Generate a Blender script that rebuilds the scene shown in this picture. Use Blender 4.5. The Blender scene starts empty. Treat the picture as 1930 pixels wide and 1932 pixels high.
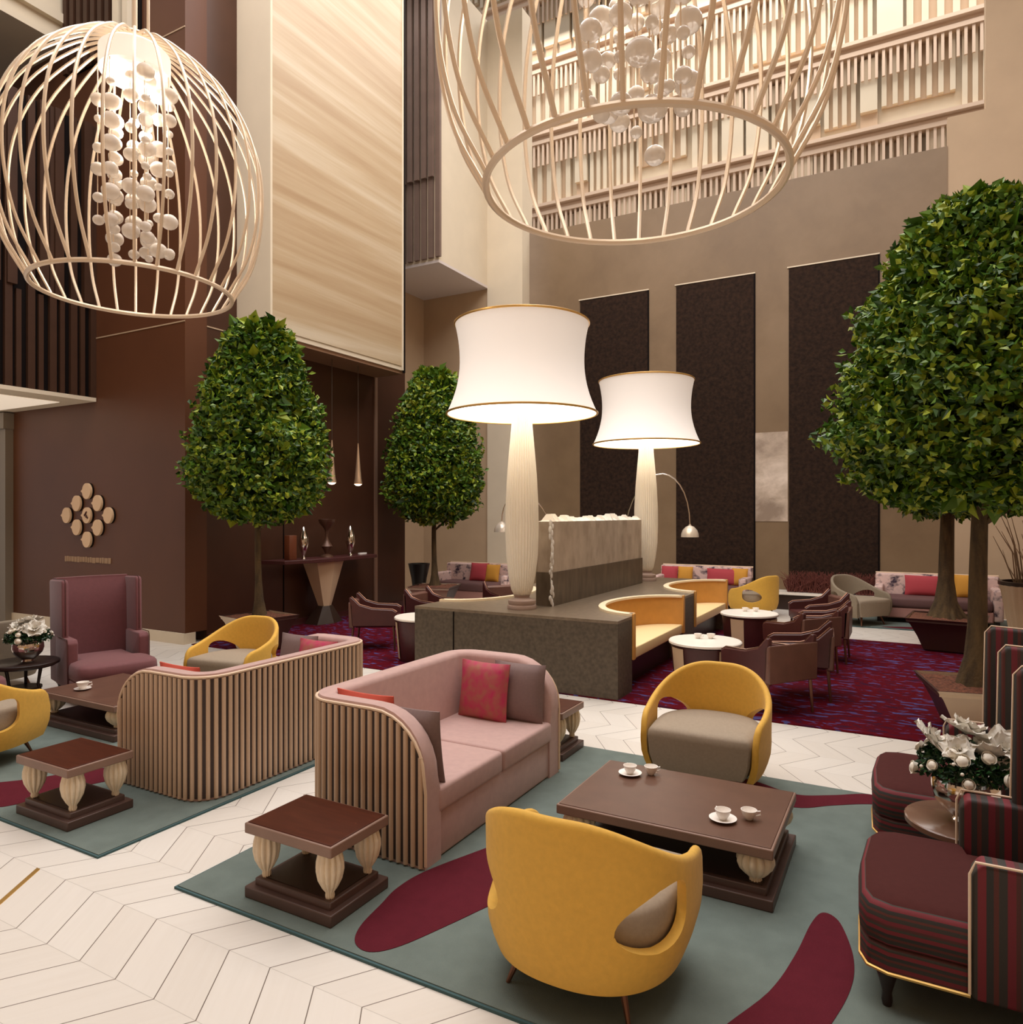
import bpy, bmesh, math, random
from mathutils import Vector, Matrix, noise
C = bpy.context.scene.collection
PI = math.pi
random.seed(7)

# ------------------------------------------------------------------ colour + material helpers
def lin(c):
    c = c / 255.0
    return c / 12.92 if c <= 0.04045 else ((c + 0.055) / 1.055) ** 2.4
def col(r, g, b): return (lin(r), lin(g), lin(b), 1.0)

def newmat(name):
    m = bpy.data.materials.new(name); m.use_nodes = True
    nt = m.node_tree
    return m, nt, nt.nodes['Principled BSDF']
def mat(name, rgb, rough=0.6, metal=0.0, var=0.0, scale=8.0, bump=0.0, bscale=120.0, spec=0.5, stretch=(1, 1, 1), rgb2=None, sheen=0.0):
    m, nt, b = newmat(name)
    N, L = nt.nodes, nt.links
    c = col(*rgb)
    b.inputs['Base Color'].default_value = c
    b.inputs['Roughness'].default_value = rough
    b.inputs['Metallic'].default_value = metal
    b.inputs['Specular IOR Level'].default_value = spec
    if sheen: b.inputs['Sheen Weight'].default_value = sheen
    if var or rgb2:
        tc = N.new('ShaderNodeTexCoord'); mp = N.new('ShaderNodeMapping'); mp.inputs['Scale'].default_value = stretch
        nz = N.new('ShaderNodeTexNoise'); nz.inputs['Scale'].default_value = scale; nz.inputs['Detail'].default_value = 6
        rp = N.new('ShaderNodeValToRGB')
        rp.color_ramp.elements[0].position = 0.3; rp.color_ramp.elements[1].position = 0.7
        c2 = col(*rgb2) if rgb2 else tuple(min(1, x * (1 + var)) for x in c[:3]) + (1,)
        c1 = c if rgb2 else tuple(x * (1 - var) for x in c[:3]) + (1,)
        rp.color_ramp.elements[0].color = c1; rp.color_ramp.elements[1].color = c2
        L.new(tc.outputs['Object'], mp.inputs['Vector']); L.new(mp.outputs[0], nz.inputs['Vector'])
        L.new(nz.outputs['Fac'], rp.inputs['Fac']); L.new(rp.outputs['Color'], b.inputs['Base Color'])
    if bump:
        tc = N.new('ShaderNodeTexCoord'); nz = N.new('ShaderNodeTexNoise'); nz.inputs['Scale'].default_value = bscale
        nz.inputs['Detail'].default_value = 3
        bp = N.new('ShaderNodeBump'); bp.inputs['Strength'].default_value = bump; bp.inputs['Distance'].default_value = 0.01
        L.new(tc.outputs['Object'], nz.inputs['Vector']); L.new(nz.outputs['Fac'], bp.inputs['Height']); L.new(bp.outputs[0], b.inputs['Normal'])
    return m
def emis(name, rgb, strength, base=(240, 235, 225)):
    m, nt, b = newmat(name)
    b.inputs['Base Color'].default_value = col(*base)
    b.inputs['Emission Color'].default_value = col(*rgb)
    b.inputs['Emission Strength'].default_value = strength
    b.inputs['Roughness'].default_value = 0.8
    return m
def mnode(nt, op, a, bb=None, cc=None):
    n = nt.nodes.new('ShaderNodeMath'); n.operation = op
    for i, v in enumerate((a, bb, cc)):
        if v is None: continue
        if isinstance(v, (int, float)): n.inputs[i].default_value = v
        else: nt.links.new(v, n.inputs[i])
    return n.outputs[0]
def stripes(name, axis, period, cols, rough=0.7):
    m, nt, b = newmat(name); N, L = nt.nodes, nt.links
    tc = N.new('ShaderNodeTexCoord'); sp = N.new('ShaderNodeSeparateXYZ'); L.new(tc.outputs['Object'], sp.inputs[0])
    f = mnode(nt, 'FRACT', mnode(nt, 'DIVIDE', sp.outputs['XYZ'.index(axis)], period))
    rp = N.new('ShaderNodeValToRGB'); rp.color_ramp.interpolation = 'CONSTANT'
    e = rp.color_ramp.elements
    while len(e) < len(cols): e.new(0.5)
    for i, (p, c) in enumerate(cols): e[i].position = p; e[i].color = col(*c)
    L.new(f, rp.inputs[0]); L.new(rp.outputs[0], b.inputs['Base Color']); b.inputs['Roughness'].default_value = rough
    return m

# ------------------------------------------------------------------ mesh helpers
class MB:
    def __init__(s): s.v = []; s.f = []
    def add(s, vs, fs):
        o = len(s.v); s.v += [tuple(p) for p in vs]; s.f += [tuple(i + o for i in q) for q in fs]; return s
    def box(s, x0, x1, y0, y1, z0, z1):
        vs = [(x, y, z) for z in (z0, z1) for y in (y0, y1) for x in (x0, x1)]
        return s.add(vs, [(0, 2, 3, 1), (4, 5, 7, 6), (0, 1, 5, 4), (2, 6, 7, 3), (0, 4, 6, 2), (1, 3, 7, 5)])
    def prism(s, poly, z0, z1):
        n = len(poly)
        vs = [(x, y, z0) for x, y in poly] + [(x, y, z1) for x, y in poly]
        return s.add(vs, [tuple(range(n - 1, -1, -1)), tuple(range(n, 2 * n))] + [(i, (i + 1) % n, n + (i + 1) % n, n + i) for i in range(n)])
    def wallprism(s, poly, axis, a0, a1):     # poly is (u,z); axis 'Y': u=x extruded in y ; axis 'X': u=y extruded in x
        n = len(poly)
        mk = (lambda u, z, a: (u, a, z)) if axis == 'Y' else (lambda u, z, a: (a, u, z))
        vs = [mk(u, z, a0) for u, z in poly] + [mk(u, z, a1) for u, z in poly]
        return s.add(vs, [tuple(range(n - 1, -1, -1)), tuple(range(n, 2 * n))] + [(i, (i + 1) % n, n + (i + 1) % n, n + i) for i in range(n)])
    def grid(s, rows, cu=False, cv=False, cap=False):
        nr, nc = len(rows), len(rows[0]); vs = [p for r in rows for p in r]; fs = []
        for i in range(nr if cv else nr - 1):
            for j in range(nc if cu else nc - 1):
                a, b = i, (i + 1) % nr; c, d = j, (j + 1) % nc
                fs.append((a * nc + c, a * nc + d, b * nc + d, b * nc + c))
        if cap:
            fs.append(tuple(range(nc - 1, -1, -1))); fs.append(tuple((nr - 1) * nc + j for j in range(nc)))
        return s.add(vs, fs)
    def lathe(s, prof, seg=24, c=(0, 0, 0), flutes=0, amp=0.0, cap=True):
        rows = []
        for r, z in prof:
            row = []
            for j in range(seg):
                a = 2 * PI * j / seg
                k = 1 + (amp * (abs(math.cos(flutes * a / 2)) - 0.6) if flutes else 0)
                row.append((c[0] + r * k * math.cos(a), c[1] + r * k * math.sin(a), c[2] + z))
            rows.append(row)
        return s.grid(rows, cu=True, cap=cap)
    def tube(s, path, rad, seg=8, closed=False, cap=True):
        path = [Vector(p) for p in path]; n = len(path); rows = []
        up = None
        for i, p in enumerate(path):
            a = path[(i - 1) % n] if (closed or i > 0) else p
            b = path[(i + 1) % n] if (closed or i < n - 1) else p
            t = (b - a)
            t = t.normalized() if t.length > 1e-9 else Vector((0, 0, 1))
            if up is None:
                up = Vector((0, 0, 1)) if abs(t.z) < 0.9 else Vector((1, 0, 0))
            u = (up - t * up.dot(t)); u = u.normalized() if u.length > 1e-6 else t.orthogonal().normalized()
            up = u; w = t.cross(u)
            r = rad[i] if isinstance(rad, (list, tuple)) else rad
            rows.append([tuple(p + (u * math.cos(2 * PI * k / seg) + w * math.sin(2 * PI * k / seg)) * r) for k in range(seg)])
        return s.grid(rows, cu=True, cv=closed, cap=(cap and not closed))
    def ell(s, c, r, nu=16, nv=10, fn=None):
        rows = []
        for i in range(nv + 1):
            th = PI * (i + 0.001) / (nv + 0.002)
            rows.append([(c[0] + r[0] * (fn(th, 2 * PI * j / nu) if fn else 1) * math.sin(th) * math.cos(2 * PI * j / nu),
                          c[1] + r[1] * (fn(th, 2 * PI * j / nu) if fn else 1) * math.sin(th) * math.sin(2 * PI * j / nu),
                          c[2] + r[2] * math.cos(th)) for j in range(nu)])
        return s.grid(rows, cu=True, cap=True)
    def build(s, name, m, parent=None, smooth=True, bevel=0.0, seg=2, ang=40, loc=None, recalc=True):
        me = bpy.data.meshes.new(name); me.from_pydata(s.v, [], s.f)
        if recalc:
            bm = bmesh.new(); bm.from_mesh(me); bmesh.ops.recalc_face_normals(bm, faces=bm.faces); bm.to_mesh(me); bm.free()
        if isinstance(m, (list, tuple)):
            for q in m: me.materials.append(q)
        else: me.materials.append(m)
        if smooth:
            me.polygons.foreach_set('use_smooth', [True] * len(me.polygons)); me.set_sharp_from_angle(angle=math.radians(ang))
        o = bpy.data.objects.new(name, me); C.objects.link(o)
        if parent: o.parent = parent
        if loc: o.location = loc
        if bevel:
            md = o.modifiers.new('bevel', 'BEVEL'); md.width = bevel; md.segments = seg; md.limit_method = 'ANGLE'; md.angle_limit = math.radians(35)
            md.harden_normals = False
            me.polygons.foreach_set('use_smooth', [True] * len(me.polygons)); me.set_sharp_from_angle(angle=math.radians(180)) if seg > 2 else None
        return o

def tag(o, label, cat, group=None):
    o['label'] = label; o['category'] = cat
    if group: o['group'] = group
    return o
def thing(name, label, cat, loc=(0, 0, 0), rz=0.0, group=None, scale=1.0):
    o = bpy.data.objects.new(name, None); C.objects.link(o); o.empty_display_size = 0.1
    o.location = loc; o.rotation_euler = (0, 0, rz); o.scale = (scale,) * 3
    return tag(o, label, cat, group)
def dup(root, label, loc, rz=0.0, group=None, scale=None):
    r = root.copy(); C.objects.link(r); r.location = loc; r.rotation_euler = (0, 0, rz)
    if scale: r.scale = (scale,) * 3
    r['label'] = label
    if group: r['group'] = group
    for ch in list(root.children):
        c = ch.copy(); C.objects.link(c); c.parent = r
        for g in ch.children:
            d = g.copy(); C.objects.link(d); d.parent = c
    return r
def struct(o):
    o['kind'] = 'structure'; return o
def plabel(o, t): o['label'] = t; return o

# ------------------------------------------------------------------ materials
YEL = mat('mustard upholstery', (222, 172, 66), 0.75, var=0.05, scale=40, bump=0.15, bscale=500, sheen=0.1)
TAUPE = mat('taupe upholstery', (158, 142, 122), 0.85, var=0.06, scale=60, bump=0.2, bscale=500)
TAUPE2 = mat('grey taupe upholstery', (140, 126, 106), 0.8, var=0.06, scale=50, bump=0.2, bscale=400)
PINK = mat('dusty pink velvet', (190, 155, 147), 0.8, var=0.05, scale=20, sheen=0.2)
CREAMP = mat('cream piping', (232, 205, 176), 0.6)
FLUTE = mat('fluted beige wood', (204, 174, 146), 0.45, var=0.08, scale=6, stretch=(1, 1, .1))
FLUTED = mat('dark groove', (62, 46, 40), 0.6)
WALNUT = mat('dark brown wood', (74, 34, 19), 0.42, spec=.15, var=0.18, scale=5, stretch=(1, 6, 1))
EDGEW = mat('greyed wood edge', (136, 106, 90), 0.45, var=0.08, scale=8)
COFTOP = mat('brown lacquer top', (98, 69, 55), 0.36, spec=.3, var=0.1, scale=6)
PLINTH = mat('dark plinth wood', (84, 62, 54), 0.4, var=0.08, scale=8)
SHELF = mat('espresso shelf', (46, 28, 20), 0.4)
IVORYC = mat('ivory fluted column', (242, 232, 212), 0.5)
IVORY = mat('ivory ceramic', (232, 214, 186), 0.45, var=0.06, scale=30)
BRONZE = mat('bronze metal', (120, 84, 66), 0.3, metal=0.8)
BLACKL = mat('dark leg wood', (40, 26, 22), 0.35)
GOLD = mat('brass trim', (214, 170, 96), 0.3, metal=0.7)
CHAMP = mat('champagne metal', (236, 214, 186), 0.35, metal=0.25)
MAROON = mat('maroon velvet', (112, 62, 64), 0.75, var=0.06, scale=30, sheen=0.2)
MAROOND = mat('dark maroon leather', (74, 34, 32), 0.4, var=0.1, scale=10)
BROWNL = mat('brown leather', (104, 70, 58), 0.4, var=0.12, scale=8)
REDGOLD = mat('red and gold damask', (188, 40, 92), 0.7, rgb2=(168, 104, 84), scale=15)
ORANGE = mat('coral cushion cloth', (198, 82, 62), 0.75)
GREYCUSH = mat('mauve grey cushion', (128, 106, 102), 0.8, var=0.05, scale=60)
WHITE = mat('white porcelain', (245, 238, 230), 0.25)
WHITETOP = mat('white stone top', (245, 236, 222), 0.3, var=0.03, scale=4)
SILVER = mat('polished silver', (225, 215, 205), 0.12, metal=1.0)
TEAL = mat('teal grey rug pile', (105, 116, 109), 0.95, var=0.1, scale=7, bump=0.4, bscale=260)
TEALE = mat('rug edge binding', (64, 92, 94), 0.9)
BURG = mat('burgundy rug pile', (90, 26, 37), 0.95, spec=.15, var=0.06, scale=14, bump=0.4, bscale=260)
CREAMW = mat('cream plaster', (220, 205, 180), 0.7, var=0.03, scale=2)
CREAMW2 = mat('warm beige plaster', (186, 160, 130), 0.7, var=0.04, scale=2)
LILAC = mat('pale soffit paint', (216, 204, 198), 0.7)
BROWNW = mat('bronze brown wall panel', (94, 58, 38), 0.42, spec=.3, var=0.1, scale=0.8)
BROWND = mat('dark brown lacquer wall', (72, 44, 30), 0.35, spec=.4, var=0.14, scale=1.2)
SLATD = mat('dark wood slat', (68, 45, 32), 0.5, spec=.2, var=0.1, scale=3)
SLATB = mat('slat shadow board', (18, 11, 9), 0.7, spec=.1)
SLATG = mat('grey brown slat', (120, 98, 86), 0.5, var=0.08, scale=3)
DARKST = mat('rough dark stone', (56, 39, 28), 0.8, spec=.15, rgb2=(34, 23, 17), scale=14, bump=0.9, bscale=22)
PLATST = mat('olive brown stone', (96, 84, 68), 0.55, rgb2=(72, 62, 50), scale=26, spec=0.4)
PLATTOP = mat('stone counter', (128, 112, 94), 0.3, rgb2=(104, 90, 74), scale=16)
BOOTHS = mat('cream seat leather', (242, 212, 156), 0.5)
BOOTHB = mat('ochre booth leather', (204, 146, 70), 0.5, var=0.05, scale=10)
RIM = mat('booth rim', (246, 226, 190), 0.4)
MULCH = mat('bark mulch', (142, 86, 62), 0.95, rgb2=(76, 46, 34), scale=40, bump=1.0, bscale=60)
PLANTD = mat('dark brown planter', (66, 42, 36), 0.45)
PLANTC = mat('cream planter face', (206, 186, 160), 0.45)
BARK = mat('tree bark', (98, 78, 48), 0.9, rgb2=(58, 44, 26), scale=14, bump=0.8, bscale=40, stretch=(1, 1, .25))
CORD = mat('dark cord', (70, 54, 42), 0.5)
TANP = mat('tan lacquer', (212, 184, 150), 0.4)
def leafmat(name, ca, cb, cc):
    m, nt, b = newmat(name); N, L = nt.nodes, nt.links
    g = N.new('ShaderNodeNewGeometry'); rp = N.new('ShaderNodeValToRGB')
    e = rp.color_ramp.elements; e[0].color = col(*ca); e[0].position = 0.0; e.new(0.6); e[1].color = col(*cb); e[2].position = 1.0; e[2].color = col(*cc)
    L.new(g.outputs['Random Per Island'], rp.inputs[0]); L.new(rp.outputs[0], b.inputs['Base Color'])
    b.inputs['Roughness'].default_value = 0.42; b.inputs['Specular IOR Level'].default_value = 0.4
    return m
LEAF = leafmat('glossy green leaf', (30, 62, 16), (82, 118, 24), (158, 168, 44))
LEAFD = leafmat('dark bouquet leaf', (14, 40, 18), (26, 62, 26), (50, 84, 36))
PETALB = mat('ruffled white petals', (226, 220, 208), 0.8, var=0.08, scale=60)
PETAL = mat('white petals', (238, 230, 214), 0.7, var=0.05, scale=30)
DRY = mat('dry twig', (150, 124, 98), 0.9)

# floor: chevron stone planks
def floor_mat():
    m, nt, b = newmat('chevron stone floor'); N, L = nt.nodes, nt.links
    tc = N.new('ShaderNodeTexCoord'); sp = N.new('ShaderNodeSeparateXYZ'); L.new(tc.outputs['Object'], sp.inputs[0])
    X, Y = sp.outputs[0], sp.outputs[1]
    W, P = 0.3585, 0.2485
    yy = mnode(nt, 'SUBTRACT', Y, 1.777)
    tri = mnode(nt, 'DIVIDE', mnode(nt, 'PINGPONG', yy, W), W)
    s = mnode(nt, 'DIVIDE', mnode(nt, 'ADD', mnode(nt, 'ADD', X, 3.576), mnode(nt, 'MULTIPLY', tri, P)), P)
    fs = mnode(nt, 'FRACT', s)
    d1 = mnode(nt, 'MINIMUM', fs, mnode(nt, 'SUBTRACT', 1.0, fs))
    l1 = mnode(nt, 'LESS_THAN', d1, 0.011)
    fy = mnode(nt, 'FRACT', mnode(nt, 'DIVIDE', yy, W))
    d2 = mnode(nt, 'MINIMUM', fy, mnode(nt, 'SUBTRACT', 1.0, fy))
    l2 = mnode(nt, 'MULTIPLY', mnode(nt, 'LESS_THAN', d2, 0.004), 0.35)
    ln = mnode(nt, 'MAXIMUM', l1, l2)
    cmb = N.new('ShaderNodeCombineXYZ'); L.new(mnode(nt, 'FLOOR', s), cmb.inputs[0]); L.new(mnode(nt, 'FLOOR', mnode(nt, 'DIVIDE', yy, W)), cmb.inputs[1])
    wn = N.new('ShaderNodeTexWhiteNoise'); L.new(cmb.outputs[0], wn.inputs['Vector'])
    c2 = N.new('ShaderNodeCombineXYZ'); L.new(mnode(nt, 'MULTIPLY', s, 4.0), c2.inputs[0]); L.new(mnode(nt, 'MULTIPLY', Y, 1.2), c2.inputs[1])
    nz = N.new('ShaderNodeTexNoise'); nz.inputs['Scale'].default_value = 2.2; nz.inputs['Detail'].default_value = 5; L.new(c2.outputs[0], nz.inputs['Vector'])
    mix = N.new('ShaderNodeMix'); mix.data_type = 'RGBA'
    mix.inputs[6].default_value = col(215, 206, 194); mix.inputs[7].default_value = col(228, 222, 213)
    L.new(mnode(nt, 'ADD', mnode(nt, 'MULTIPLY', wn.outputs['Value'], 0.45), mnode(nt, 'MULTIPLY', nz.outputs['Fac'], 0.55)), mix.inputs[0])
    mx2 = N.new('ShaderNodeMix'); mx2.data_type = 'RGBA'; mx2.inputs[7].default_value = col(112, 98, 88)
    L.new(ln, mx2.inputs[0]); L.new(mix.outputs[2], mx2.inputs[6]); L.new(mx2.outputs[2], b.inputs['Base Color'])
    b.inputs['Roughness'].default_value = 0.38; b.inputs['Specular IOR Level'].default_value = 0.3
    return m
def carpet_mat():
    m, nt, b = newmat('maroon carpet with blue flecks'); N, L = nt.nodes, nt.links
    tc = N.new('ShaderNodeTexCoord'); mp = N.new('ShaderNodeMapping'); mp.inputs['Scale'].default_value = (6.0, 15.0, 1); mp.inputs['Rotation'].default_value = (0, 0, 0.35)
    nz = N.new('ShaderNodeTexNoise'); nz.inputs['Scale'].default_value = 1.0; nz.inputs['Detail'].default_value = 2.0; nz.inputs['Distortion'].default_value = 0.6
    L.new(tc.outputs['Object'], mp.inputs['Vector']); L.new(mp.outputs[0], nz.inputs['Vector'])
    rp = N.new('ShaderNodeValToRGB'); e = rp.color_ramp.elements
    e[0].position = 0.36; e[0].color = col(58, 14, 38); e[1].position = 0.46; e[1].color = col(84, 2, 15)
    e.new(0.585); e[2].color = col(84, 3, 20); e.new(0.63); e[3].color = col(74, 68, 116)
    L.new(nz.outputs['Fac'], rp.inputs[0])
    L.new(rp.outputs[0], b.inputs['Base Color']); b.inputs['Roughness'].default_value = 0.95; b.inputs['Specular IOR Level'].default_value = .1
    return m
def veined(name, c1, c2, c3, sc, rot=(0, 0, 0), rough=0.4):
    m, nt, b = newmat(name); N, L = nt.nodes, nt.links
    tc = N.new('ShaderNodeTexCoord'); mp = N.new('ShaderNodeMapping'); mp.inputs['Scale'].default_value = sc; mp.inputs['Rotation'].default_value = rot
    nz = N.new('ShaderNodeTexNoise'); nz.inputs['Scale'].default_value = 1.0; nz.inputs['Detail'].default_value = 8; nz.inputs['Roughness'].default_value = 0.6; nz.inputs['Distortion'].default_value = 0.25
    L.new(tc.outputs['Object'], mp.inputs['Vector']); L.new(mp.outputs[0], nz.inputs['Vector'])
    rp = N.new('ShaderNodeValToRGB'); e = rp.color_ramp.elements
    e[0].position = 0.34; e[0].color = col(*c1); e[1].position = 0.5; e[1].color = col(*c2); e.new(0.66); e[2].color = col(*c3)
    L.new(nz.outputs['Fac'], rp.inputs[0]); L.new(rp.outputs[0], b.inputs['Base Color']); b.inputs['Roughness'].default_value = rough
    return m
FLOORM = floor_mat(); CARPM = carpet_mat()
VEIN = veined('cream veined stone', (170, 141, 106), (186, 162, 129), (206, 190, 164), (.10, .10, 2.4), (0, 0, 0))
TAUPEST = veined('taupe marble wall', (117, 94, 68), (127, 103, 75), (135, 111, 83), (.5, .5, .5), (0, .5, 0), 0.5)
MIST = veined('misty pale reflection', (150, 130, 112), (196, 176, 156), (232, 214, 196), (1.3, 1, 1.6), (0, .5, 0), 0.5)

# ================================================================== THE SETTING
struct(MB().box(-22, 8, -4, 24, -0.15, 0).build('floor', FLOORM, smooth=False))
# left logo wall (faces the camera) and its return running back
def Bx(name, m, x0, x1, y0, y1, z0, z1, parent=None, bevel=0): return MB().box(x0, x1, y0, y1, z0, z1).build(name, m, parent, smooth=False, bevel=bevel)
wl = struct(Bx('wall_left', BROWNW, -16.5, -9.2, 6.83, 7.2, 0.16, 13))
for z in (4.71, 9.0): Bx('panel_seam', CREAMW2, -11.38, -9.2, 6.822, 6.83, z, z + 0.018, wl)
struct(Bx('baseboard_left', CREAMW, -13.84, -9.19, 6.80, 7.0, 0, 0.16))
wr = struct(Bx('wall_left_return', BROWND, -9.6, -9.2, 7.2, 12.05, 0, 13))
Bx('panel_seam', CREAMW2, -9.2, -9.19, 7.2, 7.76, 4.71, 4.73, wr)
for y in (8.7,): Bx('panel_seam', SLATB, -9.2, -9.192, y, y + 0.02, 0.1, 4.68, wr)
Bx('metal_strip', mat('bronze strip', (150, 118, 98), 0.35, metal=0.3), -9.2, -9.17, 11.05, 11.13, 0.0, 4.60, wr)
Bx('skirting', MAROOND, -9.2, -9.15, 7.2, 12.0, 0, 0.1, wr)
# beige stone box projecting above
bx = struct(Bx('wall_stone_box', CREAMW, -9.2, -8.49, 7.75, 11.1, 4.66, 13.5))
Bx('stone_panel', VEIN, -8.49, -8.475, 7.80, 11.0, 4.74, 13.5, bx)
Bx('frame_edge', CREAMW, -8.49, -8.46, 7.75, 7.79, 4.66, 13.5, bx)
Bx('frame_edge', CREAMW, -8.49, -8.46, 11.0, 11.04, 4.66, 13.5, bx)
Bx('frame_edge', SLATB, -8.49, -8.465, 11.05, 11.1, 4.62, 13.5, bx)
Bx('soffit_trim', mat('soffit brown', (150, 114, 88), 0.5), -9.2, -8.52, 7.75, 11.08, 4.60, 4.66, bx)
# lower left balcony: dark slats over a pale soffit
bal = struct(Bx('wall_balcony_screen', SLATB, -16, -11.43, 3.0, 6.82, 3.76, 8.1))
y = 3.02
sl = MB(); k = 0
while y < 6.78:
    if y < 4.6 or k % 2 == 0: sl.box(-11.43, -11.37, y, y + 0.10, 3.76, 8.1)
    else: sl.box(-11.43, -11.38, y, y + 0.07, 3.76, 5.2)
    y += 0.155; k += 1
sl.build('slats', SLATD, bal, smooth=False)
sl = MB(); y = 3.1; k = 0
while y < 6.75:
    if k % 3: sl.box(-11.43, -11.335, y, y + 0.13, 5.25, 8.1)
    y += 0.22; k += 1
sl.build('upper_slats', SLATD, bal, smooth=False)
Bx('soffit', CREAMW, -16, -11.36, 3.0, 6.82, 3.70, 3.76, bal)
lb = Bx('light_cove', emis('cove light', (255, 232, 205), .55), -15.6, -11.9, 3.3, 6.55, 3.692, 3.70, bal)
# upper left slab
up = struct(Bx('ceiling_slab', CREAMW, -16.5, -12.2, 2.0, 6.83, 9.62, 11.2))
Bx('cornice', CREAMW, -12.2, -12.1, 2.0, 6.83, 9.95, 10.1, up); Bx('cornice', CREAMW, -12.2, -12.14, 2.0, 6.83, 9.62, 9.72, up)
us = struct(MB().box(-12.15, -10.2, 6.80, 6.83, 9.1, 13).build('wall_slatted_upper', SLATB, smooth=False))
sl = MB(); x = -12.12
while x < -10.9: sl.box(x, x + 0.1, 6.72, 6.80, 9.1, 13); x += 0.19
sl.build('slats', SLATD, us, smooth=False)
sl = MB()
for x in (-10.75, -10.5): sl.box(x, x + 0.13, 6.7, 6.8, 9.1, 13)
sl.build('pale_slats', CREAMW, us, smooth=False)
# door casing far left
dc = struct(MB().box(-14.4, -13.84, 6.70, 6.83, 0, 3.55).box(-14.4, -13.82, 6.66, 6.83, 3.4, 3.68).build('door_1', mat('taupe casing', (128, 116, 100), 0.5), smooth=False))
# recess behind the stone box: cream balcony with slatted front
rb = struct(Bx('wall_balcony_far', CREAMW, -13, -9.0, 13.0, 15.14, 7.5, 14))
sl = MB(); x = -10.95
while x < -9.05: sl.box(x, x + 0.12, 12.93, 13.0, 7.55, 14); x += 0.19
sl.build('slats', SLATG, rb, smooth=False)
sl = MB(); x = -10.9; 
while x < -9.05: sl.box(x, x + 0.12, 12.86, 12.93, 9.3, 14); x += 0.19
sl.build('upper_slats', SLATG, rb, smooth=False)
Bx('soffit', LILAC, -13, -9.0, 13.0, 15.14, 7.44, 7.5, rb)
struct(Bx('wall_alcove', CREAMW2, -12, -9.0, 15.14, 15.4, 0, 14))
struct(Bx('wall_alcove_side', CREAMW2, -11.2, -10.95, 12.05, 15.14, 0, 14))
struct(Bx('wall_column', CREAMW, -9.0, -8.03, 15.08, 15.6, 0, 14))
# back wall with recessed rough stone panels
bw = struct(Bx('wall_back', TAUPEST, -8.2, 0.67, 15.6, 16.0, 0, 8.76))
for x0, x1 in ((-6.75, -5.10), (-4.45, -2.80), (-2.11, -0.48)):
    Bx('stone_panel', DARKST, x0, x1, 15.585, 15.62, 0.0, 6.94, bw)
    MB().box(x0 - .03, x1 + .03, 15.57, 15.6, 6.94, 6.965).build('panel_trim', CREAMW, bw, smooth=False)
    Bx('panel_trim', SLATB, x1, x1 + 0.03, 15.578, 15.6, 0, 6.94, bw)
Bx('pale_reflection', MIST, -2.77, -2.13, 15.59, 15.6, 1.75, 3.6, bw)  # reflection on the marble wall, painted as a pale slab
cv = MB()
rows = []
for i in range(13):
    a = PI / 2 * i / 12
    rows.append([(-8.2 + 0.9 * (1 - math.cos(a)) * 1.0, 15.6 - 0.0 - 0.35 * (1 - math.sin(a)), z) for z in (0, 8.76)])
cv.grid(rows).build('curved_return', TAUPEST, bw)
# cream wall to the right of the back wall
struct(MB().wallprism([(0.67, 0), (7, 0), (7, 14), (1.27, 14), (1.27, 9.3), (0.67, 9.3)], 'Y', 15.62, 15.95).build('wall_right', CREAMW2, smooth=False))
# the atrium facade seen above the back wall
fa = struct(Bx('wall_atrium', CREAMW, -14, 9, 22.0, 22.3, 0, 24))
rnd = random.Random(3)
PINKW = mat('rosy cream panel', (222, 196, 172), 0.7)
bands = MB(); rail = MB(); fins = MB(); wide = MB(); dark = MB()
z0 = 9.55
DZ = 2.42
for lv in range(5):
    zb = z0 + lv * DZ
    bands.box(-14, 9, 21.6, 22.0, zb, zb + 0.12); bands.box(-14, 9, 21.5, 22.0, zb + 0.26, zb + 0.36); bands.box(-14, 9, 21.7, 22, zb + 0.12, zb + 0.26)
    x = -14
    while x < 9:
        kind = rnd.random(); n = rnd.randint(3, 8); w = rnd.choice((0.1, 0.12, 0.16)); g = w * rnd.choice((0.9, 1.2))
        zt = zb + DZ - rnd.choice((0, 0, 0.1)); zl = zb + 0.36 + rnd.choice((0, 0, 0.35, 0.6))
        if kind < 0.62:
            for q in range(n):
                fins.box(x, x + w, 21.80, 21.92, zl, zt); x += w + g
            dark.box(x - n * (w + g), x - g, 21.93, 21.99, zl, zt)
        elif kind < 0.8:
            wide.box(x, x + 0.62, 21.7, 21.85, zb + 0.36, zt); x += 0.7
        else:
            wide.box(x, x + 0.42, 21.75, 21.9, zb + 0.9, zt); dark.box(x, x + 0.42, 21.9, 21.98, zb + 0.36, zb + 0.9); x += 0.52
    x = -14
    while x < 9: rail.box(x, x + 0.07, 21.64, 21.7, zb - 0.72, zb); x += 0.17
bands.build('slab_band', PINKW, fa, smooth=False); fins.build('fins', CREAMW, fa, smooth=False); wide.build('screens', CREAMW, fa, smooth=False)
dark.build('recess', mat('recess shade', (206, 180, 152), 0.8), fa, smooth=False); rail.build('railing', PINKW, fa, smooth=False)
# ledge under the dark panels
lg = struct(MB().box(-2.55, 0.3, 15.1, 15.58, 0.0, 0.30).build('trim_1', SHELF, smooth=False))
Bx('ledge_top', WHITETOP, -2.6, 0.35, 15.05, 15.58, 0.30, 0.35, lg)
# the hall's walls beside and behind the viewpoint, plain mid beige
struct(Bx('wall_near', mat('mid beige plaster', (176, 150, 122), .8), -16.5, 8, -4.3, -4.0, 0, 14))
struct(Bx('wall_right_side', mat('mid beige plaster right', (176, 150, 122), .8), 7.0, 7.3, -4, 15.6, 0, 14))
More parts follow.
